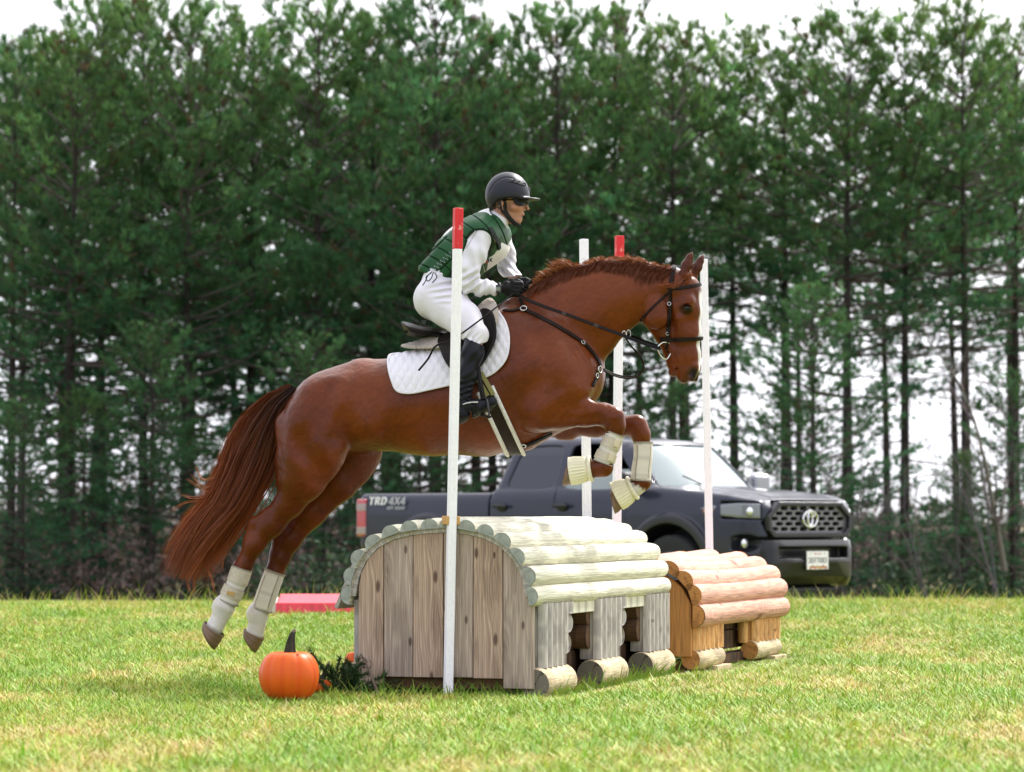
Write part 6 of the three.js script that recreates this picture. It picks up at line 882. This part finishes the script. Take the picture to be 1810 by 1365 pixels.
const cutPx = (F, fn, k = 0.006) => { const pr = F.post; F.post = (x, y, z, d) => { const e = pr ? pr(x, y, z, d) : d, [a, b] = toPx(x, y, z); return smax(e, fn(a, b, z, x, y) / SC, k); }; };
const box3 = (a, b, z0 = -15.75, z1 = -14.6) => { const p = Q(...a), q = Q(...b); return [V(p.x - 0.05, p.y - 0.05, z0), V(q.x + 0.05, q.y + 0.05, z1)]; };
const skinM = phy([1, 1, 1], 0.5, { vertexColors: true, specularIntensity: 0.4, sheen: 0.1, sheenColor: new THREE.Color(0.6, 0.3, 0.2) });
const clothM = std([1, 1, 1], 0.85, { vertexColors: true });
const put = (name, geo, mat, parent = rider) => obj(name, parent === rider ? shift(geo, riderAt) : geo, mat, parent);
// body: one skin surface, head to feet
const headL = (F, list, k, o = {}) => F.chain(list.map(([x, y, r, s, w]) => [Q(x, y, w ?? 0), m_(r), s ?? 1]), { k, lat: Z1, ...o });
function headShape(F) {
  headL(F, [[872, 402, 16.5, 0.9], [886, 380, 15, 1.0], [890, 366, 14, 1]], 0.03);
  headL(F, [[890, 343, 30, 1.18], [902, 345, 28, 1.22]], 0.02);
  headL(F, [[909, 357, 19.5, 1.12], [909, 374, 14.5, 1.12], [912, 386, 9.5, 1.05]], 0.03);
  headL(F, [[902, 384, 9, 0.75], [912, 390, 8, 0.85]], 0.02); headL(F, [[916, 392.5, 5, 0.9]], 0.012);
  headL(F, [[925, 352, 3.2, 1], [930, 362, 2.6, 1], [933, 369, 2.9, 0.9]], 0.008); headL(F, [[927, 371, 2.3, 1, 0.008], [927, 371, 2.3, 1, -0.008]], 0.005);
  headL(F, [[924, 379, 3.2, 0.55], [924, 379, 3.2, 0.55]], 0.006); headL(F, [[921, 385.5, 3.0, 0.6]], 0.006); headL(F, [[926, 382.3, 1.0, 0.35], [918, 382.8, 0.9, 0.35]], 0.003, { sub: true });
  for (const w of [1, -1]) { headL(F, [[921, 351, 4, 1, 0.028 * w], [917, 351, 4, 1, 0.045 * w]], 0.012); headL(F, [[916, 367, 6, 1, 0.042 * w], [907, 366, 6, 1, 0.055 * w]], 0.02); headL(F, [[919, 358, 4.5, 1, 0.05 * w]], 0.012, { sub: true }); headL(F, [[887, 358, 4, 1, 0.074 * w], [885, 364, 3.6, 1, 0.073 * w], [887.5, 371, 2.4, 1, 0.068 * w]], 0.004); headL(F, [[887.5, 361, 2.2, 1, 0.088 * w], [888, 365, 1.8, 1, 0.086 * w]], 0.004, { sub: true }); }
}
const hand = (F, w, dx, dy, sg, grow = 0) => {
  const q = (x, y, a) => Q(x + dx, y + dy, w + a * sg), r = (v) => m_(v + grow);
  F.cap(q(886, 510, 0.012), q(897, 509, 0.012), r(7), r(7.2), { k: 0.012, lat: Z1 }); F.cap(q(897, 505, 0.008), q(897, 516, 0.008), r(7), r(6.2), { k: 0.012, s: 1.2, lat: Z1 }); F.cap(q(908, 503, 0.014), q(906, 519, 0.014), r(6), r(5.4), { k: 0.010, s: 1.2, lat: Z1 });
  const L = [1, 1.08, 1.0, 0.84];
  for (let i = 0; i < 4; i++) { const y = 501 + i * 6.1, x = 909 - i * 1.1, l = L[i], rr = [3.7, 3.8, 3.6, 3.2][i]; F.chain([[q(x, y, 0.022), r(rr)], [q(x + 11.5 * l, y + 0.8, 0.016), r(rr * 0.95)], [q(x + 13 * l, y + 2.2, -0.010), r(rr * 0.9)], [q(x + 4, y + 2.4, -0.016), r(rr * 0.8)]], { k: 0.0025, lat: Z1 }); }
  F.chain([[q(893, 502, -0.004), r(4.6)], [q(904, 497.5, -0.010), r(4.2)], [q(915, 497.5, -0.006), r(3.6)], [q(921, 499.5, -0.002), r(3.0)]], { k: 0.005, lat: Z1 });
};
{
  const F = new Field(); part(F, -5); for (const w of [1, -1]) { limb(F, rf.hip(w), 0.06, -5); limb(F, rf.thigh(w), 0.06, -5); limb(F, rf.calf(w), 0.02, -2); limb(F, rf.foot(w), 0.015, -2); }
  limb(F, rf.armN, 0.025, -3.2); limb(F, rf.armF, 0.025, -3.2); shoulders(F, -4); headShape(F); hand(F, 0.15, 0, 0, 1); hand(F, -0.01, 14, -3, -1);
  const skin = (x, y, z) => { const [px, py] = toPx(x, y, z), n = 0.9 + 0.2 * fbm(x * 60, y * 60, z * 60, 3), lip = sstep(4.2, 2.6, hypot((px - 924) * 0.8, py - 382.5)), ch = sstep(12, 3, hypot(px - 913, py - 369)); let c = [0.42, 0.215, 0.145]; c = [c[0] + 0.03 * ch, c[1] - 0.01 * ch, c[2] - 0.005 * ch]; c = [lerp(c[0], 0.36, lip), lerp(c[1], 0.16, lip), lerp(c[2], 0.13, lip)]; return c.map((v) => v * n); };
  const lo = Q(715, 760), hi = Q(950, 295); put('body', surface(F, V(lo.x, lo.y, -15.8), V(hi.x, hi.y, -14.68), 0.0042, skin, { lip: 1.9 }), skinM);
  // shirt
  const sh = new Field(); part(sh, 2.5, { from: 1 }); limb(sh, rf.armN, 0.02, 2.2); limb(sh, rf.armF, 0.02, 2.2); shoulders(sh, 2); headL(sh, [[866, 406, 21, 0.75], [876, 396, 19, 0.86], [886, 380, 17.5, 0.92]], 0.02);
  const fold = (x, y, z) => { const [px, py] = toPx(x, y, z), e = sstep(45, 8, hypot(px - 828, py - 500)), f = sstep(30, 10, abs(py - 512)) * sstep(835, 850, px) * sstep(885, 870, px), g = sstep(40, 10, hypot(px - 906, py - 480)); return 0.0085 * e * sin((px * 0.55 + py * 0.9) * 0.42 + 4 * noise(px * 0.04, py * 0.05)) + 0.004 * f * sin(px * 0.5 + 3 * noise(px * 0.05, py * 0.06)) + 0.005 * g * sin((px - py) * 0.4) + 0.006 * (fbm(px * 0.05, py * 0.05, z * 9, 2) - 0.5) + 0.005 * sstep(405, 425, py) * sin((px * 0.9 - py * 0.25) * 0.30 + 5 * noise(px * 0.03, py * 0.04)); };
  sh.post = (x, y, z, d) => d + (abs(d) < 0.04 ? fold(x, y, z) : 0);
  cutPx(sh, (a, b) => max(b - (500 + 0.2 * (a - 800)) - (a > 815 ? 60 : 0), a - 880.5 + (b > 490 ? 0 : -60), -1e3)); cutPx(sh, (a, b) => b > 450 && a > 890 ? (a - 910) * 0.55 + (b - 498) * 0.85 : -20); cutPx(sh, (a, b) => a > 860 && b < 405 ? 377 - b - (a - 880) * -0.55 * 1.2 : -20);
  const seam = (px, py) => { const s1 = abs((px - 842) - (py - 410) * -0.62); return py > 402 && py < 440 && s1 < 1.1 && px < 846 ? 0.55 : 1; };
  const sc = (x, y, z) => { const [px, py] = toPx(x, y, z), n = (0.97 + 0.06 * noise(x * 300, y * 300, z * 300)) * (z > -15.15 ? seam(px, py) : 1); return [0.64 * n, 0.63 * n, 0.675 * n]; };
  const [a, b] = box3([760, 540], [930, 360]); put('shirt', surface(sh, a, b, 0.0045, sc, { lip: 1.9, pad: 0.02 }), clothM);
  // breeches
  const br = new Field(); part(br, 3.5, { to: 3 }); for (const w of [1, -1]) { limb(br, rf.hip(w), 0.05, 3); limb(br, rf.thigh(w), 0.05, 3); br.cap(Q(842, 592, 0.335 * w), Q(838, 612, 0.36 * w), m_(20), m_(17), { k: 0.02, lat: Z1 }); }
  br.post = (x, y, z, d) => { if (abs(d) > 0.04) return d; const [px, py] = toPx(x, y, z), hip = sstep(38, 8, hypot((px - 795) * 0.8, py - 510)), kn = sstep(26, 6, hypot(px - 832, py - 600)); return d + 0.008 * hip * sin(py * 0.5 + px * 0.12 + 3 * noise(px * 0.05, py * 0.05)) + 0.004 * kn * sin((px + py) * 0.5) + 0.004 * (fbm(px * 0.06, py * 0.06, z * 9, 2) - 0.5); };
  cutPx(br, (a, b) => max(466 + 0.30 * (a - 740) - b, (b - 614 + 0.3 * (a - 830)) * 0.9)); cutPx(br, (x, y, z) => -50);
  const bc = (x, y, z) => { const [px, py] = toPx(x, y, z), n = 0.97 + 0.06 * noise(x * 260, y * 260, z * 260), sm = abs((py - 520) - (px - 745) * 0.42 - 12 * sin((px - 745) * 0.03)) < 0.8 && px < 830 ? 0.9 : 1; return [0.67 * n * sm, 0.65 * n * sm, 0.70 * n * sm]; };
  const [c, d] = box3([720, 630], [880, 470]); put('breeches', surface(br, c, d, 0.005, bc, { lip: 1.9, pad: 0.02 }), clothM);
  // tall boots
  for (const w of [1, -1]) {
    const bt = new Field(); limb(bt, rf.calf(w), 0.02, 3); limb(bt, rf.foot(w), 0.015, 2.5); bt.cap(Q(813, 742, 0.38 * w), Q(818, 738, 0.38 * w), m_(8), m_(9), { k: 0.008, lat: Z1 }); bt.cap(Q(838, 735, 0.385 * w), Q(868, 722, 0.39 * w), m_(4.5), m_(3), { k: 0.006, s: 0.6, lat: Z1 });
    bt.post = (x, y, z, d) => { if (abs(d) > 0.03) return d; const [px, py] = toPx(x, y, z), an = sstep(34, 6, abs(py - 692)) * sstep(800, 812, px) * sstep(850, 838, px), up = sstep(70, 30, abs(py - 640)); return d + 0.0045 * an * sin(py * 0.62 + px * 0.2 + 2 * noise(px * 0.08, py * 0.08)) + 0.002 * up * sin(py * 0.25 + px * 0.3); };
    cutPx(bt, (a, b) => 600 + 0.45 * (a - 830) - b); const cc = (x, y, z) => { const [px, py] = toPx(x, y, z), n = 0.75 + 0.5 * fbm(x * 25, y * 25, z * 25, 3), sole = sstep(2, -2, (731 - 0.45 * (px - 840)) - py); return [lerp(0.007, 0.028, sole) * n, lerp(0.008, 0.026, sole) * n, lerp(0.012, 0.02, sole) * n]; };
    const [e, f] = box3([795, 760], [885, 575], w > 0 ? -15.05 : -15.8, w > 0 ? -14.65 : -15.4); put('riding_boot', surface(bt, e, f, 0.0048, cc, { lip: 1.5, pad: 0.02 }), phy([1, 1, 1], 0.34, { vertexColors: true, specularIntensity: 0.35 }));
    if (w > 0) { const bd = new THREE.CylinderGeometry(m_(3), m_(3), 0.006, 16); bd.rotateX(PI / 2); const p = Q(832, 599, 0.425); bd.translate(p.x, p.y, p.z); put('boot_badge', bd, steel); const sp = new Soup(), S = (x, y, v) => Q(x, y, v); sp.tube(spline([S(845, 711, 0.432), S(828, 712, 0.428), S(812, 718, 0.405), S(806, 722, 0.375)], 14), 0.004, 6, [1, 1, 1]); put('spur', sp.geo(), steel); const bs = new Soup(); bs.tube(spline([S(808, 727, 0.415), S(816, 735, 0.425), S(830, 736, 0.424)], 10), 0.004, 5, BLK); bs.tube(spline([S(822, 703, 0.42), S(834, 711, 0.43), S(843, 719, 0.43)], 8), 0.0045, 5, BLK); put('spur_strap', bs.geo(), leather); }
  }
  // gloves
  for (const [w, dx, dy, sg] of [[0.15, 0, 0, 1], [-0.01, 14, -3, -1]]) { const g = new Field(); hand(g, w, dx, dy, sg, 0.9); cutPx(g, (a) => 884 + dx - a); const [e, f] = box3([878, 535], [950, 485], -ZH + w - 0.08, -ZH + w + 0.09); put('glove', surface(g, e, f, 0.0028, (x, y, z) => { const n = 0.7 + 0.6 * noise(x * 90, y * 90, z * 90); return [0.009 * n, 0.009 * n, 0.010 * n]; }, { lip: 1.4 }), phy([1, 1, 1], 0.6, { vertexColors: true, specularIntensity: 0.3 })); }
  // watch
  { const p = Q(881, 511, 0.192), g = new RoundedBoxGeometry(m_(11), m_(15), 0.012, 3, 0.005); g.translate(p.x, p.y, p.z); put('watch', g, std([0.016, 0.016, 0.018], 0.4)); const q = new RoundedBoxGeometry(m_(6.5), m_(7), 0.004, 2, 0.0015); q.translate(p.x, p.y, p.z + 0.0065); put('watch_face', q, std([0.16, 0.19, 0.12], 0.25)); const b = new Soup(), A = Q(881, 511, 0.157); const ring = []; for (let i = 0; i <= 20; i++) { const t = i / 20 * 2 * PI; ring.push(V(A.x + 0.004 * sin(t), A.y + m_(11) * sin(t), A.z + m_(10.5) * cos(t))); } b.tube(ring, 0.008, 6, BLK, { flat: 0.35, up: V(0, 0, 1) }); put('watch_strap', b.geo(), leather); }
}
// body protector
const vest = new Field();
{
  part(vest, 7.5, { from: 1 }); shoulders(vest, 7); limb(vest, [[848, 396, 15, 0.62, 0], [792, 441, 15, 0.5, 0], [752, 476, 11, 0.45, 0]], 0.05, 0, RL); headL(vest, [[860, 402, 20, 0.6], [872, 396, 16, 0.7]], 0.03);
  vest.cap(Q(848, 428, 0.22), Q(838, 446, 0.30), m_(21), m_(20), { sub: true, k: 0.015, lat: Z1 }); vest.cap(Q(889, 428, -0.21), Q(895, 446, -0.30), m_(20), m_(19), { sub: true, k: 0.015, lat: Z1 });
  vest.cap(Q(874, 396), Q(897, 366), m_(20), m_(26), { sub: true, k: 0.012, lat: Z1 });
  vest.post = (x, y, z, d) => {
    if (abs(d) > 0.03) return d; const [px, py] = toPx(x, y, z), t = ((px - 770) * 0.63 - (py - 525) * 0.77), n = (px - 770) * 0.77 + (py - 525) * 0.63, w = (z + ZH) * 100;
    const tt = t + n * 0.3 + 0.006 * n * n, g1 = abs(tt / 20 - floor(tt / 20) - 0.5) * 20, g2 = abs(((n - t * 0.12 + 12) / 34) - floor((n - t * 0.12 + 12) / 34) - 0.5) * 34; void w; const q = min(g1, g2 + (t > 95 ? 9 : 0));
    return d + 0.0055 * sstep(1.8, 0, q) - 0.0015;
  };
  cutPx(vest, (a, b) => b - (477 + 0.24 * (a - 728)) - (a > 805 ? -0.5 * (a - 805) : 0) * 0.4); cutPx(vest, (a, b) => a - 912);
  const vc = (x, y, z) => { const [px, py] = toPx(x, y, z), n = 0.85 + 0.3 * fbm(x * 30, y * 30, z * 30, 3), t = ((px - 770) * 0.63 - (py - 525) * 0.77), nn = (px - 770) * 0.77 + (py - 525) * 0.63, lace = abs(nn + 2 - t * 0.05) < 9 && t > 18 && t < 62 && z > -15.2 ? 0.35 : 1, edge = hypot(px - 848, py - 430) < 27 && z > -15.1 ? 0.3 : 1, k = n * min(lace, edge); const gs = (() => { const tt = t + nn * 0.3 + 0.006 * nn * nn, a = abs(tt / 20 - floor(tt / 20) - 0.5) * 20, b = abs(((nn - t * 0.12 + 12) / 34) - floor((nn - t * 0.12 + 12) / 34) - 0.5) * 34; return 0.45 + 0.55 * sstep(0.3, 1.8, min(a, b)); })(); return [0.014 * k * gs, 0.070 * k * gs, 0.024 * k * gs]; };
  const [a, b] = box3([715, 505], [925, 362], -15.6, -14.85); put('body_protector', surface(vest, a, b, 0.0042, vc, { lip: 2.2, pad: 0.02 }), phy([1, 1, 1], 0.5, { vertexColors: true, specularIntensity: 0.35 }));
  const lc = new Soup(), hv = (x, y, o = 0.006) => { let w = 0.45; for (let i = 0; i < 120; i++) { const p = Q(x, y, w), d = vest.f(p.x, p.y, p.z) - o; if (d < 0.001) return p; w -= max(0.0015, d * 0.45); if (w < -0.3) break; } return null; };
  const zig = []; for (let i = 0; i <= 14; i++) { const t = i / 14, x = lerp(765, 802, t), y = lerp(478, 444, t), s = i % 2 ? 4.5 : -4.5, q = hv(x + s * 0.7, y + s * 0.8); if (q) zig.push(q); } if (zig.length > 3) lc.tube(zig, 0.0022, 5, [0.30, 0.36, 0.36]);
  for (const p of [[[764, 480], [756, 488], [752, 497], [747, 505]], [[766, 481], [762, 492], [756, 497], [753, 490], [762, 483]], [[768, 482], [772, 490], [764, 500]]]) lc.tube(spline(p.map(([x, y]) => Q(x, y, 0.2)), 14), 0.003, 5, [0.012, 0.03, 0.035]); put('lacing', lc.geo(), clothM);
  for (const [x0, y0, x1, y1] of [[866, 402, 882, 430], [882, 430, 885, 462]]) { const s = new Soup(), pts = [], nn = []; for (let i = 0; i <= 8; i++) { const q = hv(lerp(x0, x1, i / 8), lerp(y0, y1, i / 8), 0.004); if (q) { pts.push(q); nn.push(nrm(vest, q)); } } if (pts.length > 3) { band(s, pts, nn, 0.012, 0.004, [0.012, 0.016, 0.016]); put('vest_strap', s.geo(), clothM); } }
  // number bib: a sheet over the back and one on the front, black bound
  const sheet = (name, line, hw, th, col) => { const s = new Soup(), p = noJoin(line, 20), N = 10; const rows = p.map(([x, y], i) => { const r = []; for (let k = 0; k <= N; k++) { const v = k / N * 2 - 1, e = Q(x, y, 0); r.push(e.addScaledVector(RL, v * hw * (0.8 + 0.2 * i / 20)).add(name === 'bib_back' ? V(0.036 * v * v, -0.046 * v * v + 0.006 * sin(k * 1.3 + i * 0.5), 0) : V(-0.02 * v * v, 0.012 * v * v, 0))); } return r; }); for (let i = 0; i + 1 < rows.length; i++) for (let k = 0; k < N; k++) { const edge = k === 0 || k === N - 1 || i === rows.length - 2; s.quad(rows[i][k], rows[i][k + 1], rows[i + 1][k + 1], rows[i + 1][k], edge && name === 'bib_back' ? [0.012, 0.012, 0.012] : col); const o = V(-th * 0.6, th, 0); s.quad(rows[i][k].clone().add(o), rows[i + 1][k].clone().add(o), rows[i + 1][k + 1].clone().add(o), rows[i][k + 1].clone().add(o), col); } put(name, s.geo(), std([1, 1, 1], 0.8, { vertexColors: true, side: THREE.DoubleSide })); };
  sheet('bib_back', [[866, 371], [850, 376], [826, 388], [800, 406], [784, 420], [775, 436]], 0.12, 0.005, [0.74, 0.73, 0.72]); sheet('bib_front', [[900, 436], [897, 446], [888, 457], [870, 470], [850, 483], [834, 490]], 0.12, 0.004, [0.72, 0.71, 0.69]);
  { const s = new Soup(); const seg = (a, b, c) => s.tube([Q(a[0], a[1], 0.138), Q(b[0], b[1], 0.138)], 0.003, 5, c); seg([859, 466], [862, 461], [0.5, 0.04, 0.03]); seg([864, 464], [864, 458], BLK); seg([866, 462], [870, 456], BLK); seg([869, 463], [866, 457], BLK); put('bib_digits', s.geo(), clothM); }
}
// helmet, glasses, strap, hair
{
  const C = Q(897, 345), el = (x, y, z, rx, ry, rz) => { const a = (x - C.x) / rx, b = (y - C.y) / ry, c = (z - C.z) / rz; return (sqrt(a * a + b * b + c * c) - 1) * min(rx, ry, rz); }, keep = poly2([[840, 290], [970, 290], [970, 350.5], [904, 349.5], [893, 350], [882, 353], [876, 358], [870, 365], [862, 367], [850, 366]]);
  const F = { f: (x, y, z) => { const [px, py] = toPx(x, y, z), arc = abs(hypot((px - 897) / 33, (py - 352) / 38) - 1) * 33; let d = smax(el(x, y, z, m_(39.5), m_(41), 0.112), keep(px, py) / SC, 0.01); d += 0.0028 * sstep(1.6, 0.2, arc) * (px < 908 && py < 338 && abs(z + ZH) > 0.03 ? 1 : 0); const bx = (x - C.x - m_(17)) / m_(41), bz = (z - C.z) / 0.088, droop = m_(350 - 345) + 0.012 * 0 + 0.010 * bz * bz - (x - C.x - m_(30)) * -0.10; const br = smax((hypot(bx, bz) - 1) * 0.088, abs(y - C.y + droop) - 0.0045, 0.006); return smin(d, br, 0.012); } };
  const [a, b] = box3([848, 380], [965, 295], -ZH - 0.14, -ZH + 0.14); put('helmet', surface(F, a, b, 0.0038, null, { lip: 2.2 }), phy([0.013, 0.014, 0.022], 0.40, { specularIntensity: 0.6 }));
  const hs = (x, y, o) => { let w = 0.3; for (let i = 0; i < 120; i++) { const p = Q(x, y, w), d = F.f(p.x, p.y, p.z) - o; if (d < 0.0008) return p; w -= max(0.001, d * 0.4); if (w < -0.2) return null; } };
  const vn = new Soup(), path = (pts, r) => { const q = noJoin(pts, 12).map(([x, y]) => hs(x, y, 0.0005)).filter(Boolean); if (q.length > 2) vn.tube(q, r, 5, [0.006, 0.006, 0.008]); }; path([[898, 320.5], [910, 323], [928, 328.5]], 0.0035); path([[904, 320], [910, 317]], 0.0028); path([[914, 323], [919, 320]], 0.0028); path([[922, 325.5], [928, 323.5], [929, 328]], 0.0028); put('helmet_vent', vn.geo(), clothM);
  const bg = new THREE.CylinderGeometry(m_(3), m_(3), 0.004, 14); bg.rotateX(PI / 2); const q = hs(935, 334, 0.001) ?? Q(935, 334, 0.04); bg.rotateY(0.9); bg.translate(q.x, q.y, q.z); put('helmet_badge', bg, std([0.08, 0.08, 0.09], 0.3, { metalness: 0.6 }));
  const hd = new Field(); headShape(hd); const hh = (x, y, o) => { let w = 0.3; for (let i = 0; i < 120; i++) { const p = Q(x, y, w), d = hd.f(p.x, p.y, p.z) - o; if (d < 0.0008) return p; w -= max(0.001, d * 0.45); if (w < -0.2) return null; } };
  const gp = poly2(smoothPoly([[906.5, 350.5], [920, 351], [934, 353], [935.5, 357], [933, 361.5], [924, 364], [913, 361.5], [908, 356.5]], 40)), G = { f: (x, y, z) => { const d = hd.f(x, y, z), [px, py] = toPx(x, y, z); return smax(abs(d - 0.010) - 0.0025, gp(px, py) / SC, 0.003); } };
  const [c, d] = box3([898, 372], [945, 345], -ZH - 0.1, -ZH + 0.1); put('sunglasses', surface(G, c, d, 0.003, null, { lip: 1.6 }), phy([0.004, 0.004, 0.005], 0.2, { specularIntensity: 0.3 }));
  const ts = new Soup(); ts.tube([hh(909, 353, 0.007), hh(898, 353, 0.007), hh(889, 355, 0.008)].filter(Boolean), 0.003, 6, BLK); put('glasses_temple', ts.geo(), leather);
  for (const p of [[[893, 350], [892, 362], [893, 372], [897, 381], [904, 390], [911, 396], [917, 398.5]], [[882, 352], [887, 372], [892, 378], [897, 384]]]) { const s = new Soup(), pts = [], nn = []; for (const [x, y] of noJoin(p, 20)) { const o = hh(x, y, 0.004); if (o) { pts.push(o); nn.push(nrm(hd, o)); } } if (pts.length > 3) { band(s, pts, nn, m_(p[0][0] > 890 ? 4.2 : 2.2), 0.004, [0.010, 0.010, 0.011]); put('chin_strap', s.geo(), clothM); } }
  const hf = new Field(); headL(hf, [[873, 357, 11, 0.55], [877, 367, 8, 0.6]], 0.02); headL(hf, [[884, 356, 5, 1, 0.07], [882, 366, 3, 1, 0.066]], 0.01); hf.post = (x, y, z, dd) => dd + 0.002 * sin(y * 500 + x * 300); const [e, f] = box3([855, 385], [895, 340], -ZH - 0.12, -ZH + 0.12); put('hair', surface(hf, e, f, 0.0035, (x, y, z) => { const n = 0.6 + 0.8 * noise(x * 150, y * 40, z * 150); return [0.05 * n, 0.03 * n, 0.02 * n]; }), clothM);
}
// riding crop in the near hand
{ const s = new Soup(), at = Q(880, 560); s.tube(spline([Q(940, 497, 0.13), Q(925, 507, 0.15), Q(905, 521, 0.20), Q(860, 557, 0.355), Q(817, 589, 0.42)], 30), (() => { const r = []; for (let i = 0; i <= 30; i++) r.push(i < 5 ? 0.0095 : 0.0045); return r; })(), 8, BLK); s.tube(spline([Q(817, 589, 0.42), Q(795, 602, 0.43), Q(770, 612, 0.42), Q(757, 634, 0.39), Q(740, 655, 0.37)], 20), (() => { const r = []; for (let i = 0; i <= 20; i++) r.push(i < 8 ? 0.0045 : 0.009); return r; })(), 8, BLK, { flat: 0.6 }); const o = thing('riding_crop', 'black riding crop held in the rider hand beside the saddle', 'riding crop', at); obj('shaft', shift(s.geo(), at), leather, o); }
renderer.render(scene, camera);
